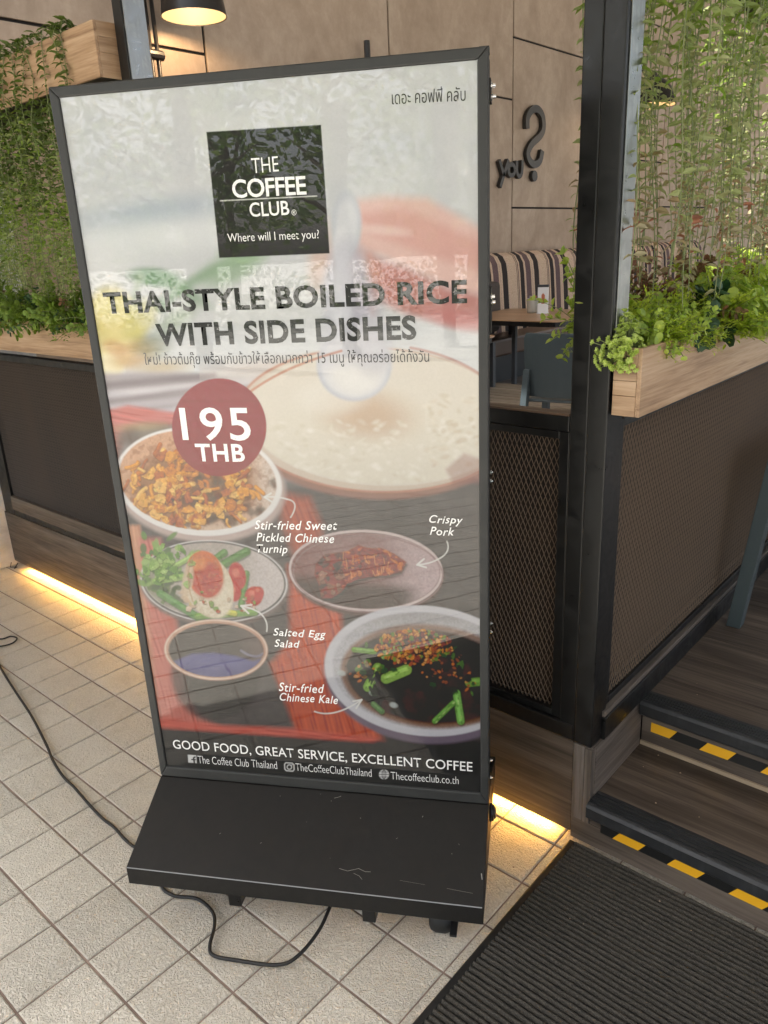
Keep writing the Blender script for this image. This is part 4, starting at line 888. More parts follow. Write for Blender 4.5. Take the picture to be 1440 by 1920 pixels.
# arrows
WH = (232, 232, 230)
def arrow(p0, p1, p2, h1, h2):
    line(bez(p0, p1, p2), 1.3, WH, .9, .95); line([p2, h1], 1.5, WH, .9); line([p2, h2], 1.5, WH, .9)
line(bez((545, 970), (564, 940), (538, 936)), 1.2, WH, .9, .95); arrow((538, 936), (520, 930), (496, 932), (510, 941), (508, 925))
line(bez((838, 1015), (846, 1034), (826, 1046)), 1.2, WH, .9, .95); arrow((826, 1046), (806, 1058), (782, 1059), (795, 1048), (799, 1064))
line(bez((500, 1184), (504, 1164), (488, 1150)), 1.2, WH, .9, .95); arrow((488, 1150), (474, 1140), (452, 1136), (466, 1150), (472, 1134))
arrow((590, 1334), (626, 1348), (678, 1312), (662, 1315), (668, 1328))
# icons
poly([(352, 1415), (368, 1416.3), (369, 1431), (353, 1429.6)], (236, 236, 236), .6); line([(364.5, 1431), (363, 1421), (365.5, 1419.5)], 1.5, (50, 48, 49), .6); line([(359.5, 1424), (366.5, 1424.6)], 1.1, (50, 48, 49), .6)
line([(536, 1430), (548, 1431), (551, 1434), (551.5, 1443), (549, 1446), (537, 1445), (534, 1442), (533.6, 1433), (536, 1430)], 1, (236, 236, 236), .7); ring(542.6, 1438.2, 4.2, 4.2, .9, (236, 236, 236), .7); ell(547.6, 1434, 1, 1, (236, 236, 236), .5)
ell(720, 1452, 9.4, 9.2, (236, 236, 236), .8)
for rx_ in (3.6,): ring(720, 1452, rx_, 8.4, .6, (50, 48, 49), .5)
line([(720, 1443.5), (720, 1461)], .55, (50, 48, 49), .5); line([(711, 1452), (729, 1452)], .55, (50, 48, 49), .5); line([(713, 1447.3), (727, 1447.6)], .5, (50, 48, 49), .5); line([(713, 1456.8), (727, 1457)], .5, (50, 48, 49), .5)
# logo block
poly([(387, 247.5), (602, 234), (618, 475), (411, 483.5)], (34, 36, 32), .8); line([(413, 376.5), (594, 367.5)], .9, (225, 226, 224), .6)

img *= (1.07 - .27 * sm(Yg, 700, 1000))[..., None]
put(emask(411, 801, 88.5, 91.5, 1.1) * .35, (140, 40, 52))
# resample into the plane of the poster
U0, U1, Z0, Z1 = .018, SW - .018, ZB + .030, ZT - .018; OFF = -.006
PWX, PHX = 1000, int(1000 * (Z1 - Z0) / (U1 - U0))
uu, zz = np.meshgrid(U0 + (np.arange(PWX) + .5) / PWX * (U1 - U0), Z0 + (np.arange(PHX) + .5) / PHX * (Z1 - Z0))
def plane_px(u, z, off=OFF):
    x = SO[0] + SU[0] * u + SN[0] * off; y = SO[1] + SU[1] * u + SN[1] * off; d = np.stack([x, y, z - H], -1) @ _R
    return _cx + _f * d[..., 0] / d[..., 2], _cy + _f * d[..., 1] / d[..., 2]
qx, qy = plane_px(uu, zz); gx = np.clip((qx - QX0) * S_ - .5, 0, CW - 1.01); gy = np.clip((qy - QY0) * S_ - .5, 0, CH - 1.01); ix, iy = gx.astype(int), gy.astype(int); tx, ty = (gx - ix)[..., None], (gy - iy)[..., None]
tex = (img[iy, ix] * (1 - tx) + img[iy, ix + 1] * tx) * (1 - ty) + (img[iy + 1, ix] * (1 - tx) + img[iy + 1, ix + 1] * tx) * ty
tex = tex * .98 + tex.mean(-1, keepdims=True) * .02
tex = np.clip((tex - POSTER_LIFT) * POSTER_GAIN, .004, .9)
pi_ = bpy.data.images.new('poster_print', PWX, PHX, alpha=False, float_buffer=True); pi_.colorspace_settings.name = 'Non-Color'
buf = np.ones((PHX, PWX, 4), np.float32); buf[..., :3] = tex; pi_.pixels.foreach_set(buf.ravel()); pi_.update()
mp = mat('poster_sheet', (.8, .8, .8), .6, coat=1, coatr=.006, spec=.3); n = N(mp); ti = n.new('TexImage'); ti.image = pi_; ti.interpolation = 'Cubic'; n.col(ti.outputs[0])
n.b.inputs['Coat IOR'].default_value = 1.68
def wavy(n):
    bp_ = n.new('Bump'); bp_.inputs['Strength'].default_value = .2; bp_.inputs['Distance'].default_value = .004
    tc = n.new('TexCoord'); h1 = n.noise(n.map(tc.outputs['Object'], (3.2, 1, 1.0)), 1.6, 2, .4); n.ln(h1, bp_.inputs['Height']); n.ln(bp_.outputs[0], n.b.inputs['Coat Normal'])
wavy(n)
me = bpy.data.meshes.new('poster'); me.from_pydata([(U0, -OFF, Z0), (U1, -OFF, Z0), (U1, -OFF, Z1), (U0, -OFF, Z1)], [], [(0, 1, 2, 3)]); me.materials.append(mp)
uvl = me.uv_layers.new(name='UVMap')
for i, c in enumerate(((0, 0), (1, 0), (1, 1), (0, 1))): uvl.data[i].uv = c
poster = bpy.data.objects.new('poster', me); COL.objects.link(poster); poster.parent = sg
poster['label'] = 'glossy printed poster of boiled rice and side dishes'

# ---------------- lettering on the poster
def locp(px, py, off=OFF + .0006):
    d = _R @ np.array([px - _cx, py - _cy, _f]); C0 = np.array([0, 0, H]); t = ((SO[0] + SN[0] * off) * SN[0] + (SO[1] + SN[1] * off) * SN[1]) / (d[0] * SN[0] + d[1] * SN[1]); P = C0 + t * d
    return float((P[:2] - SO) @ SU), float(P[2])
def ink(name, c, wear=None, rough=.5):
    m = mat(name, c, .6, coat=1, coatr=.006, spec=.3); n = N(m); n.b.inputs['Coat IOR'].default_value = 1.68; wavy(n)
    if wear:
        tc = n.new('TexCoord'); a = n.noise(tc.outputs['Object'], 130, 4, .5, .75); b = n.noise(tc.outputs['Object'], 14, 2)
        n.col(n.mix(n.ramp(n.math('ADD', a, n.math('MULTIPLY', b, .35)), [(.80, (0, 0, 0)), (.85, (.7, .7, .7))]), c, wear))
    return m
INK = dict(dark=ink('ink_dark', (.018, .020, .018), (.42, .42, .42)), grey=ink('ink_grey', (.03, .028, .028)), white=ink('ink_white', (.80, .80, .80)), worn=ink('ink_white_worn', (.80, .79, .78), (.42, .16, .17)))
def text_mesh(s, off=0.0, shear=0.0, space=1.0, jitter=False, wspace=1.0):
    c = bpy.data.curves.new('lettering', 'FONT'); c.body = s; c.size = 1; c.offset = off; c.shear = shear; c.space_character = space; c.space_word = wspace; c.resolution_u = 4
    o = bpy.data.objects.new('tmp', c); COL.objects.link(o); dg = bpy.context.evaluated_depsgraph_get(); me = bpy.data.meshes.new_from_object(o.evaluated_get(dg)); bpy.data.objects.remove(o); return me
def text(s, bl, br, tl, col='white', off=0.0, shear=0.0, space=1.0, jit=0, name='lettering', par=None, split=False):
    me = text_mesh(s, off, shear, space); co = np.empty(len(me.vertices) * 3); me.vertices.foreach_get('co', co); co = co.reshape(-1, 3)
    u0, z0 = locp(*bl); u1, z1 = locp(*br); _, zt = locp(*tl)
    x0, x1, y0, y1 = co[:, 0].min(), co[:, 0].max(), co[:, 1].min(), co[:, 1].max()
    fx = (co[:, 0] - x0) / (x1 - x0); X = u0 + fx * (u1 - u0); Z = z0 + (z1 - z0) * fx + (co[:, 1] - y0) / (y1 - y0) * (zt - z0)
    if jit: Z += jit * np.sin(fx * len(s) * 2.1)
    co = np.stack([X, np.full_like(X, -OFF - .0006), Z], 1); me.vertices.foreach_set('co', co.ravel()); me.materials.clear(); me.materials.append(INK[col]); me.update(); fixn(me)
    if split:
        bm = bmesh.new(); bm.from_mesh(me); seen = set(); out_ = []
        for v in bm.verts:
            if v.index in seen: continue
            isl, stk_ = [], [v]; seen.add(v.index)
            while stk_:
                w_ = stk_.pop(); isl.append(w_.index)
                for e in w_.link_edges:
                    q_ = e.other_vert(w_)
                    if q_.index not in seen: seen.add(q_.index); stk_.append(q_)
            out_.append(set(isl))
        fc = [[v.index for v in f.verts] for f in bm.faces]; vc = [tuple(v.co) for v in bm.verts]; bm.free()
        for isl in out_:
            mp_ = {i_: k_ for k_, i_ in enumerate(sorted(isl))}; m2 = bpy.data.meshes.new(name); m2.from_pydata([vc[i_] for i_ in sorted(isl)], [], [[mp_[i_] for i_ in f] for f in fc if f[0] in isl]); m2.materials.append(INK[col])
            o = bpy.data.objects.new(name, m2); COL.objects.link(o); o.parent = poster
        return
    o = bpy.data.objects.new(name, me); COL.objects.link(o); o.parent = poster; return o
text('เดอะ คอฟฟี่ คลับ', (735, 196), (873, 189), (735, 167), 'grey')
text('THE', (473, 325), (523, 321), (472, 297), off=-.006); text('COFFEE', (437, 372), (575, 365), (433, 337), off=.016, space=.94); text('CLUB', (469, 407), (543, 403), (468, 380), off=.012)
text('®', (547, 404), (556, 403.5), (547, 393)); text('Where will I meet you?', (428, 459), (599, 452), (427, 438), off=-.004)
text('THAI-STYLE BOILED RICE', (198, 589), (876, 569), (194, 548), 'dark', off=.034, space=1.06)
text('WITH SIDE DISHES', (296, 650), (781, 637), (290, 607), 'dark', off=.034, space=1.06)
text('ใหม่! ข้าวต้มกุ๊ย พร้อมกับข้าวให้เลือกมากกว่า 15 เมนู ให้คุณอร่อยได้ทั้งวัน', (273, 691), (805, 686), (272, 661), 'grey')
text('195', (343, 826), (472, 827), (340, 764), 'worn', off=.012, space=1.12, name='numeral', split=True); text('THB', (369, 865), (460, 866), (367, 832), 'worn', off=.024, space=1.1, name='letter', split=True)
for s, bl, br, tl in (('Stir-fried Sweet', (478, 992.5), (633, 994), (478, 976)), ('Pickled Chinese', (481, 1015), (627, 1018), (481, 999)), ('Turnip', (483, 1041), (540, 1042), (483, 1021)), ('Crispy', (805, 985), (868, 987), (804, 966)), ('Pork', (806, 1003), (852, 1005), (805, 988)),
                      ('Salted Egg', (513, 1196), (612, 1201), (512, 1178)), ('Salad', (515, 1213), (563, 1215), (515, 1199)), ('Stir-fried', (523, 1296), (609, 1300), (523, 1280)), ('Chinese Kale', (525, 1314), (634, 1320), (524, 1299))):
    text(s, bl, br, tl, shear=.30, space=1.10, jit=.0010, off=.008)
text('GOOD FOOD, GREAT SERVICE, EXCELLENT COFFEE', (326, 1406), (886, 1449.5), (326, 1387), off=.004, space=1.02)
text('The Coffee Club Thailand', (372, 1431), (520, 1442), (372, 1417), off=-.012); text('TheCoffeeClubThailand', (555, 1445), (697, 1456.5), (554, 1431), off=-.012); text('Thecoffeeclub.co.th', (733, 1461), (860, 1470.5), (733, 1447), off=-.012)

# ------------------------------------------------------------------ cables
def world(u, v): return (SO[0] + SU[0] * u + SN[0] * v, SO[1] + SU[1] * u + SN[1] * v)
def smooth_path(pts, n=8):
    P = [Vector(p) for p in pts]; out = []
    for i in range(len(P) - 1):
        p0, p1, p2, p3 = P[max(0, i - 1)], P[i], P[i + 1], P[min(len(P) - 1, i + 2)]
        for k in range(n):
            t = k / n; out.append(.5 * ((2 * p1) + (p2 - p0) * t + (2 * p0 - 5 * p1 + 4 * p2 - p3) * t * t + (3 * p1 - p0 - 3 * p2 + p3) * t ** 3))
    out.append(P[-1]); return [tuple(p) for p in out]
cb_ = MB().tube(smooth_path([(-4.6, 1.40, .006), (-4.1, 1.33, .006), (-3.663, 1.226, .008), (-3.351, 1.162, .016), (-3.098, 1.116, .012), (-2.838, 1.054, .014), (-2.715, 1.019, .020), (-2.60, 1.0, .010), (-2.495, .991, .016), (-2.351, .975, .018), (-2.26, .972, .010), (-2.183, .971, .015), (-2.06, .963, .014), (-1.9, .99, .01), (-1.84, .93, .008), (-1.773, .928, .010), (-1.701, .964, .014), (-1.625, .963, .016), (-1.575, .935, .018), (-1.534, .887, .014), (-1.501, .873, .012), (-1.44, .90, .014), (-1.333, .962, .018), (-1.305, 1.015, .024), (-1.315, 1.108, .032), (-1.348, 1.202, .05), (-1.36, 1.3, .10)]), .0052, 10)
tag(part('power_cable', cb_, M['rubber'], smooth=True), 'long black power cable lying on the tiles and looping out from under the sign base', 'cable')
lc = MB().tube(smooth_path([(-4.5, 1.33, .006), (-4.1, 1.32, .006), (-3.961, 1.356, .008), (-3.938, 1.402, .010), (-3.884, 1.412, .012), (-3.850, 1.37, .012), (-3.877, 1.315, .010), (-3.96, 1.28, .006), (-4.3, 1.27, .006)]), .0042, 8)
tag(part('cable_loop', lc, M['rubber'], smooth=True), 'small loop of thin black cable on the tiles at the left edge of the picture', 'cable')

# ------------------------------------------------------------------ interior
XB = -5.6
bw = part('back_wall', MB().box(XB - .3, XB - .022, -2, 24, .375, 8), M['joint'], kind='structure')
cols = [(-.16, [1.9, 3.8]), (2.11, [1.45, 3.37, 5.3]), (4.38, [2.25, 4.45]), (6.64, [1.55, 3.47, 5.4]), (8.91, [2.26, 4.13]), (11.18, [1.1, 2.97, 4.85]), (13.45, [2.3, 4.2]), (15.72, [3.1, 5.0]), (18.0, [2.0, 4.0]), (20.27, [3.0]), (23.9, [])]
for i in range(len(cols) - 1):
    a, b = cols[i][0] + .012, cols[i + 1][0] - .012; zs = [.38] + cols[i][1] + [7.5]
    for z0, z1 in zip(zs[:-1], zs[1:]): part('wall_panel', MB().box(XB - .02, XB, a, b, z0 + .011, z1 - .011), M['wall'], bw, bevel=.003)
# raised letters on the wall
wl = thing('wall_lettering', 'large dark raised letters you and a mirrored question mark on the plaster panels', 'wall letters', (XB, 9, 2.6))
def wtext(s, ya, yb, za, zb, mirror=False, off=.0):
    me = text_mesh(s, off); co = np.empty(len(me.vertices) * 3); me.vertices.foreach_get('co', co); co = co.reshape(-1, 3); fx = (co[:, 0] - co[:, 0].min()) / np.ptp(co[:, 0]); fy = (co[:, 1] - co[:, 1].min()) / np.ptp(co[:, 1])
    if mirror: fx = 1 - fx
    co = np.stack([np.full_like(fx, XB + .055), ya + fx * (yb - ya), za + fy * (zb - za)], 1); me.vertices.foreach_set('co', co.ravel()); me.materials.clear(); me.materials.append(M['letters']); me.update()
    bm = bmesh.new(); bm.from_mesh(me); r = bmesh.ops.extrude_face_region(bm, geom=bm.faces[:]); bmesh.ops.translate(bm, vec=(-.045, 0, 0), verts=[g for g in r['geom'] if isinstance(g, bmesh.types.BMVert)]); bmesh.ops.recalc_face_normals(bm, faces=bm.faces); bm.to_mesh(me); bm.free()
    o = link('letter', me, wl)
def wall_pt(zx, zy):
    px, py = 860 + zx / 2.483, zy / 2.483; d = _R @ np.array([px - _cx, py - _cy, _f]); t_ = (XB - 0) / d[0]; return d[1] * t_, H + d[2] * t_
def stroke(pts, wd, dot=False):
    P = [Vector((0, *wall_pt(*p))) for p in pts]; P = [Vector(q) for q in smooth_path([tuple(p) for p in P], 6)] if len(P) > 2 else P
    mb = MB(); m_ = len(P); x0_, x1_ = XB + .012, XB + .06
    for i, p in enumerate(P):
        t_ = (P[min(i + 1, m_ - 1)] - P[max(i - 1, 0)]).normalized(); s_ = Vector((0, -t_.z, t_.y)) * wd / 2
        mb.v += [(x0_, p.y + s_.y, p.z + s_.z), (x0_, p.y - s_.y, p.z - s_.z), (x1_, p.y - s_.y, p.z - s_.z), (x1_, p.y + s_.y, p.z + s_.z)]
    for i in range(m_ - 1):
        for q in range(4): mb.f.append((i * 4 + q, i * 4 + (q + 1) % 4, i * 4 + 4 + (q + 1) % 4, i * 4 + 4 + q))
    mb.f += [(0, 1, 2, 3), tuple(4 * (m_ - 1) + q for q in (3, 2, 1, 0))]; return mb
q = part('question_mark', stroke([(303, 602), (304, 550), (325, 515), (352, 512), (374, 545), (378, 600), (362, 636), (325, 672), (306, 712), (314, 750), (338, 768), (362, 750), (372, 703)], .085), M['letters'], wl)
yq, zq = wall_pt(336, 821); part('dot', MB().prism([(yq + .065 * math.cos(k * PI / 8), zq + .065 * math.sin(k * PI / 8)) for k in range(16)], XB + .012, XB + .06, 0), M['letters'], wl)
part('letter', stroke([(172, 748), (194, 822)], .05), M['letters'], wl); part('letter', stroke([(214, 746), (176, 872)], .05), M['letters'], wl)
part('letter', stroke([(228 + 15 * math.cos(k * PI / 7), 793 + 26 * math.sin(k * PI / 7)) for k in range(15)], .05), M['letters'], wl)
part('letter', stroke([(253, 750), (253, 800), (264, 824), (276, 806), (279, 748)], .05), M['letters'], wl)
# banquette
bq = thing('banquette', 'long banquette with a striped cream, black and mauve backrest along the panelled wall', 'banquette', (-5.1, 9.5, .375))
prof = [(-5.56, .80), (-5.56, 1.60), (-5.52, 1.69), (-5.44, 1.735), (-5.34, 1.74), (-5.26, 1.70), (-5.21, 1.62), (-5.19, 1.50), (-5.17, 1.25), (-5.15, .95), (-5.14, .80)]
part('backrest', MB().prism(prof, 6.6, 14.5, 1), M['stripe'], bq, smooth=False, bevel=.02)
part('seat_cushion', MB().box(-5.14, -4.74, 6.6, 14.5, .66, .85), M['leather'], bq, bevel=.025)
part('plinth', MB().box(-5.5, -4.78, 6.62, 14.5, .376, .658), M['baseblk'], bq)
cu = MB(); me_t = MB().box(-5.20, -5.03, 7.22, 7.80, .88, 1.44)
tag(part('cushion', me_t, M['cushion'], bevel=.05), 'dark taupe cushion leaning on the striped banquette next to the table', 'cushion')
# tables
def table(x0, x1, y0, y1, zt, label, leg, lw=.045):
    t = thing('cafe_table', label, 'table', ((x0 + x1) / 2, (y0 + y1) / 2, .375)); cx, cy, r = (x0 + x1) / 2, (y0 + y1) / 2, .12
    out = []
    for (qx_, qy_, a0) in ((x1 - r, y1 - r, 0), (x0 + r, y1 - r, PI / 2), (x0 + r, y0 + r, PI), (x1 - r, y0 + r, 1.5 * PI)): out += [(qx_ + r * math.cos(a0 + k * PI / 10), qy_ + r * math.sin(a0 + k * PI / 10)) for k in range(6)]
    part('tabletop', MB().prism(out, zt - .012, zt, 2), M['table'], t); part('underframe', MB().prism([(cx + (a - cx) * .97, cy + (b - cy) * .97) for a, b in out], zt - .06, zt - .0125, 2), M['frame'], t)
    for (lx, ly) in leg: part('leg', MB().box(lx - lw / 2, lx + lw / 2, ly - lw / 2, ly + lw / 2, .376, zt - .061), M['legdark'], t, bevel=.002)
    return t
table(-5.05, -3.72, 6.78, 8.02, 1.12, 'cafe table with light wood top holding a jar and menu card by the banquette', [(-4.48, 7.20), (-4.0, 7.8), (-4.9, 7.8)])
table(-5.0, -3.73, 4.7, 5.76, 1.105, 'second cafe table, mostly hidden behind the right edge of the sign', [(-3.78, 5.72), (-3.78, 4.75), (-4.9, 4.75), (-4.9, 5.7)], .04)
# menu card and jar
mc = thing('menu_card', 'upright white menu card with a small picture on the table top', 'menu card', (-4.32, 7.5, 1.121), .35)
def loc_part(nm, mb, mt, par): me = mb.mesh(nm, mt); fixn(me); o = bpy.data.objects.new(nm, me); COL.objects.link(o); o.parent = par; return o
loc_part('card', MB().box(-.055, .055, -.012, .012, 0, .285), M['white'], mc); loc_part('clip', MB().box(-.057, .057, -.014, .014, .27, .295), M['legdark'], mc); loc_part('picture', MB().prism([(-.015, .10), (.02, .10), (.02, .19), (.0, .21), (-.015, .19)], -.0135, -.0122, 1), mat('picture_red', (.5, .16, .08), .5), mc); loc_part('base', MB().box(-.06, .06, -.03, .03, -.0005, .008), M['white'], mc)
jr = thing('sauce_jar', 'small clay-coloured jar standing beside the menu card', 'jar', (-4.46, 7.52, 1.121))
part('pot', MB().lathe([(.0001, 0), (.05, 0), (.058, .02), (.062, .15), (.058, .155), (.052, .15), (.05, .05), (.0001, .05)], (-4.46, 7.52, 1.121), 20), M['grey_pot'], jr, smooth=True)
for i, (dx, dy, c_) in enumerate(((.02, .01, (.4, .12, .05)), (-.02, .0, (.15, .2, .4)), (0, -.02, (.6, .5, .3)))):
    part('sachet', MB().box(-4.46 + dx - .022, -4.46 + dx + .022, 7.52 + dy - .004, 7.52 + dy + .004, 1.19, 1.30), mat('sachet_paper', c_, .5), jr)
# chair seen through the gap
def chair(loc, rot, label):
    t = thing('cafe_chair', label, 'chair', loc, rot); P = lambda nm, mb, bv=.004: [setattr(o, 'parent', t) or o for o in [part(nm, mb, M['bluegrey'], bevel=bv)]][0]
    # faces +y; origin on the floor under the seat
    b_ = MB(); k = 9; outer, inner = [], []
    for i in range(k):
        a = -.24 + .48 * i / (k - 1); cv = (a / .24) ** 2 * .045; outer.append((a, -.235 + cv)); inner.append((a, -.222 + cv))
    n0 = 0
    for (z, sx, dy) in ((.47, .88, .02), (.53, .94, .012), (.70, 1.0, -.01), (.87, 1.0, -.03), (.905, .93, -.034)):
        for (a, y_) in outer: b_.v.append((a * sx, y_ + dy, z))
        for (a, y_) in inner: b_.v.append((a * sx, y_ + dy, z))
    for r_ in range(4):
        for i in range(k - 1):
            o1, o2 = r_ * 2 * k, (r_ + 1) * 2 * k
            b_.f += [(o1 + i, o1 + i + 1, o2 + i + 1, o2 + i), (o1 + k + i + 1, o1 + k + i, o2 + k + i, o2 + k + i + 1)]
        b_.f += [(o1, o2, o2 + k, o1 + k), (o1 + k - 1, o1 + 2 * k - 1, o2 + 2 * k - 1, o2 + k - 1)]
    o1 = 0; b_.f += [(i, k + i, k + i + 1, i + 1) for i in range(k - 1)]; o1 = 8 * k; b_.f += [(o1 + i, o1 + i + 1, o1 + k + i + 1, o1 + k + i) for i in range(k - 1)]
    P('backrest', b_); P('seat', MB().box(-.22, .22, -.20, .23, .435, .455), .01)
    def leg(x0, y0, x1, y1, ztop):
        l = MB(); w_ = .022; d_ = .034; l.v = [(x1 - w_, y1 - d_, .001), (x1 + w_, y1 - d_, .001), (x1 + w_, y1 + d_, .001), (x1 - w_, y1 + d_, .001), (x0 - w_, y0 - d_, ztop), (x0 + w_, y0 - d_, ztop), (x0 + w_, y0 + d_, ztop), (x0 - w_, y0 + d_, ztop)]
        l.f = [(3, 2, 1, 0), (4, 5, 6, 7), (0, 1, 5, 4), (1, 2, 6, 5), (2, 3, 7, 6), (3, 0, 4, 7)]; P('leg', l)
    leg(-.215, -.20, -.25, -.27, .66); leg(.215, -.20, .25, -.27, .66); leg(-.20, .19, -.22, .23, .434); leg(.20, .19, .22, .23, .434)
    return t
chair((-2.60, 4.86, .375), .22, 'blue-grey moulded cafe chair seen from behind through the gap beside the corner post')
rt = thing('bluegrey_table', 'blue-grey metal table at the right picture edge, only one splayed leg in view', 'table', (-.4, 3.2, .375))
def sleg(xa, ya, xb, yb):
    l = MB(); w_ = .026; l.v = [(xa - w_, ya - w_, .3765), (xa + w_, ya - w_, .3765), (xa + w_, ya + w_, .3765), (xa - w_, ya + w_, .3765), (xb - w_, yb - w_, 1.09), (xb + w_, yb - w_, 1.09), (xb + w_, yb + w_, 1.09), (xb - w_, yb + w_, 1.09)]
    l.f = [(3, 2, 1, 0), (4, 5, 6, 7), (0, 1, 5, 4), (1, 2, 6, 5), (2, 3, 7, 6), (3, 0, 4, 7)]; part('leg', l, M['bluegrey'], rt, bevel=.003)
sleg(-.812, 2.965, -.742, 3.02); sleg(.05, 2.965, -.02, 3.02); sleg(-.812, 3.70, -.742, 3.64); sleg(.05, 3.70, -.02, 3.64)
part('tabletop', MB().box(-.755, .02, 2.99, 3.68, 1.091, 1.115), M['bluegrey'], rt, bevel=.004)
# slatted bench
be = thing('slatted_bench', 'low table of light brown wooden slats behind the blue-grey chair leg', 'bench', (-3.5, 5.6, .375))
for i in range(9):
    y = 4.98 + i * .106; xr_ = -2.45 - (0 if i < 5 else (i - 4) * .20); part('slat', MB().box(-4.3, xr_, y, y + .094, .640, .66), M['slat'], be, bevel=.012)
for lx, ly in ((-4.2, 5.1), (-2.8, 5.1), (-4.2, 5.7), (-3.3, 5.7)): part('leg', MB().box(lx - .03, lx + .03, ly - .03, ly + .03, .376, .639), M['slat'], be)
# lamps
def lamp(x, y, zo, r, label, rods):
    t = thing('wall_lamp', label, 'lamp', (x, y, zo))
    prof = [(r, 0), (r * .985, .02), (r * .93, .11), (r * .80, .21), (r * .58, .30), (r * .33, .36), (r * .2, .385), (r * .2, .43), (.0001, .45)]
    part('lamp_shade', MB().lathe(prof, (x, y, zo), 32), M['lampblk'], t, smooth=True)
    part('shade_lining', MB().lathe([(r * .965, .004), (r * .90, .11), (r * .77, .20), (r * .55, .285), (.0001, .34)], (x, y, zo), 32), M['lampin'], t, smooth=True)
    for i, (ax, ay, bx, by, z0, z1) in enumerate(rods): part('rod', MB().tube([(ax, ay, z0), (bx, by, z1)], .016, 8), M['lampblk'], t, smooth=True)
    ld = bpy.data.lights.new('lamp_bulb', 'POINT'); ld.energy = 6; ld.color = (1, .68, .38); ld.shadow_soft_size = .05; lo = bpy.data.objects.new('lamp_bulb', ld); COL.objects.link(lo); lo.location = (x, y, zo + .06)
    return t
L1 = lamp(-5.2, 4.0, 3.49, .235, 'black dome lamp glowing warm inside, above the top edge of the sign', [(-5.5, 3.80, -5.5, 3.80, .376, 4.3), (-5.5, 3.86, -5.5, 3.86, .376, 4.3), (-5.5, 3.83, -5.2, 4.0, 3.95, 3.87)])
part('knuckle', MB().tube([(-5.5, 3.76, 3.28), (-5.5, 3.90, 3.28)], .036, 10), M['lampblk'], L1); part('knuckle', MB().tube([(-5.45, 3.70, 3.78), (-5.45, 3.82, 3.78)], .045, 10), M['lampblk'], L1)
L2 = lamp(-5.1, 11.7, 3.58, .36, 'second black dome lamp glowing behind the hanging vines on the right', [(-5.5, 11.0, -5.1, 11.7, 4.03, 4.02), (-5.55, 11.0, -5.5, 11.0, 4.03, 4.03)])
L3 = thing('wall_bracket', 'short dark bracket on the wall peeking over the top of the sign', 'bracket', (-5.55, 6.2, 3.4)); part('bar', MB().tube([(-5.5, 6.20, 3.0), (-5.5, 6.20, 3.70)], .03, 8), M['lampblk'], L3); part('mount', MB().box(-5.598, -5.5, 6.17, 6.23, 3.1, 3.16), M['lampblk'], L3)

aw = thing('added_sunshade', 'flat white awning roof added out of view to shade the sign and the terrace', 'sunshade', (0, .4, 3.3))  # unseen roof, added to keep sun and overhead sky off the sign area
part('shade_sheet', MB().box(-9, 9, -1.4, 2.3, 3.3, 3.36), M['whitewall'], aw)
for i in range(7): part('shade_beam', MB().box(-8.5 + i * 2.8, -8.4 + i * 2.8, -1.4, 2.3, 3.22, 3.298), M['frame'], aw)
ce = part('added_shade_ceiling', MB().box(-9, 4.5, 2.31, 25, 5.6, 5.7), M['whitewall'], kind='structure')  # unseen slab, added to block the sun and set the interior brightness
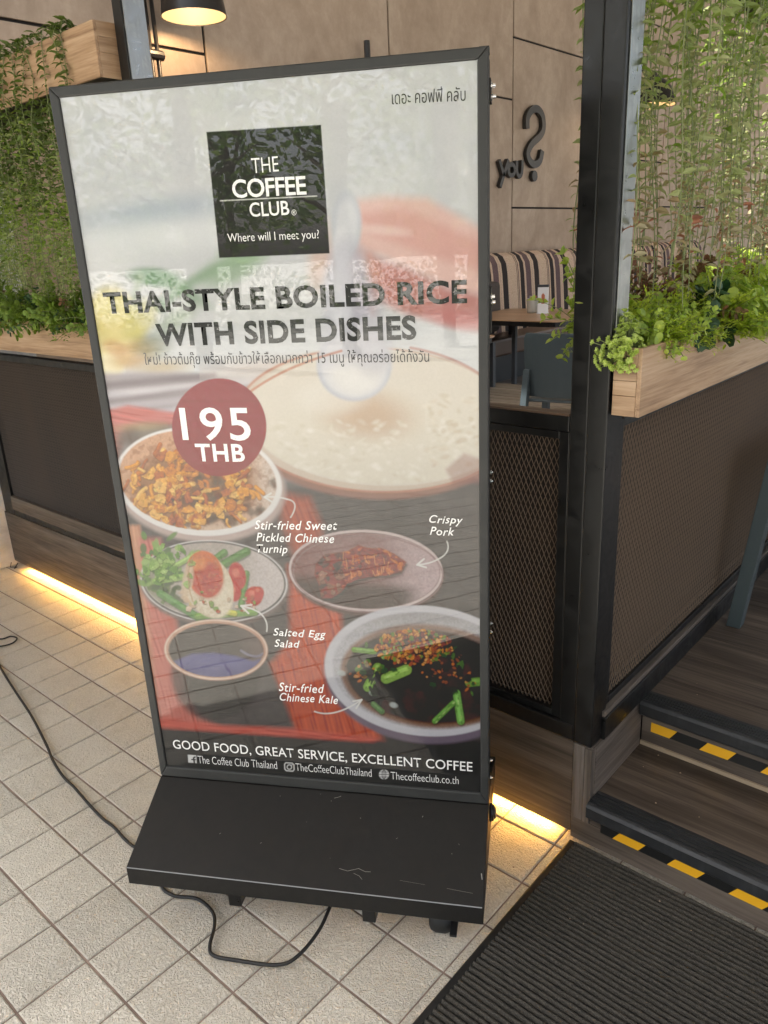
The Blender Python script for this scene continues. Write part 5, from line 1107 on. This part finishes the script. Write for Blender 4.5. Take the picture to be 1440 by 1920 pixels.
# ------------------------------------------------------------------ the street side the sign mirrors
def tree(x, y, h, r, label, n=1700):
    t = thing('street_tree', label, 'tree', (x, y, -.02), group='trees across the street'); tr = MB(); rr_ = random.Random(int(x * 10 + 100))
    tr.tube([(x, y, -.02), (x + .1, y, h * .25), (x - .1, y + .1, h * .5), (x, y, h * .8)], [.22, .17, .11, .05], 8)
    for i in range(9):
        a = rr_.uniform(0, 6.28); z = h * rr_.uniform(.3, .7); tr.tube([(x, y, z), (x + math.cos(a) * r * .45, y + math.sin(a) * r * .45, z + h * .12), (x + math.cos(a) * r * .85, y + math.sin(a) * r * .85, z + h * .18)], [.08, .05, .02], 5)
    part('trunk', tr, M['bronze'], t); mb = MB(); cl = [(Vector((x + rr_.uniform(-1, 1) * r * .8, y + rr_.uniform(-1, 1) * r * .8, h * rr_.uniform(.28, .95))), rr_.uniform(.25, .5) * r) for _ in range(26)]
    for _ in range(n):
        c, s = rr_.choice(cl); p = c + Vector((rr_.gauss(0, .5), rr_.gauss(0, .5), rr_.gauss(0, .42))) * s; d = Vector((rr_.gauss(0, 1), rr_.gauss(0, 1), rr_.gauss(-.3, .6))).normalized(); e = d.cross(Vector((rr_.gauss(0, 1), rr_.gauss(0, 1), rr_.gauss(0, 1)))).normalized(); L = rr_.uniform(.18, .38)
        k = len(mb.v); mb.v += [tuple(p), tuple(p + d * L * .5 + e * L * .3), tuple(p + d * L), tuple(p + d * L * .5 - e * L * .3)]; mb.f.append((k, k + 1, k + 2, k + 3))
    stuffpart('crown', mb, M['tree'], t)
for x, y, h, r in ((-7.5, -20, 8, 3.2), (-3.2, -21.5, 9, 3.4), (1, -20, 7.6, 3), (5.2, -21, 9, 3.4), (9.5, -20, 8, 3.2), (14, -21, 9, 3.4), (3, -26, 10, 3.6), (-5, -26, 10, 3.6), (11, -26, 10, 3.6), (18, -18, 8, 3)):
    tree(x, y, h, r, 'leafy green tree across the street, mirrored in the glossy poster')
for i, x in enumerate((-3.2, -.2, 2.4, 4.4, 7.0)):
    c_ = thing('terrace_column', 'dark square column at the outer edge of the tiled terrace', 'column', (x, -10.7, -.02), group='columns along the terrace edge')
    part('shaft', MB().box(x - .14, x + .14, -10.84, -10.56, -.02, 4.2), M['frame'], c_); part('plinth', MB().box(x - .2, x + .2, -10.9, -10.5, -.02, .12), M['whitewall'], c_)
hg = thing('street_hedge', 'long green hedge running along the far side of the street', 'hedge', (2, -18, -.02)); mb = MB()
for _ in range(5000):
    p = Vector((random.uniform(-12, 20), -18.3 + random.uniform(-.5, .5), random.uniform(0, 1.5))); d = rv(1).normalized(); e = d.cross(rv(1)).normalized(); L = random.uniform(.12, .25)
    k = len(mb.v); mb.v += [tuple(p), tuple(p + d * L * .5 + e * L * .3), tuple(p + d * L), tuple(p + d * L * .5 - e * L * .3)]; mb.f.append((k, k + 1, k + 2, k + 3))
stuffpart('foliage', mb, M['tree'], hg)
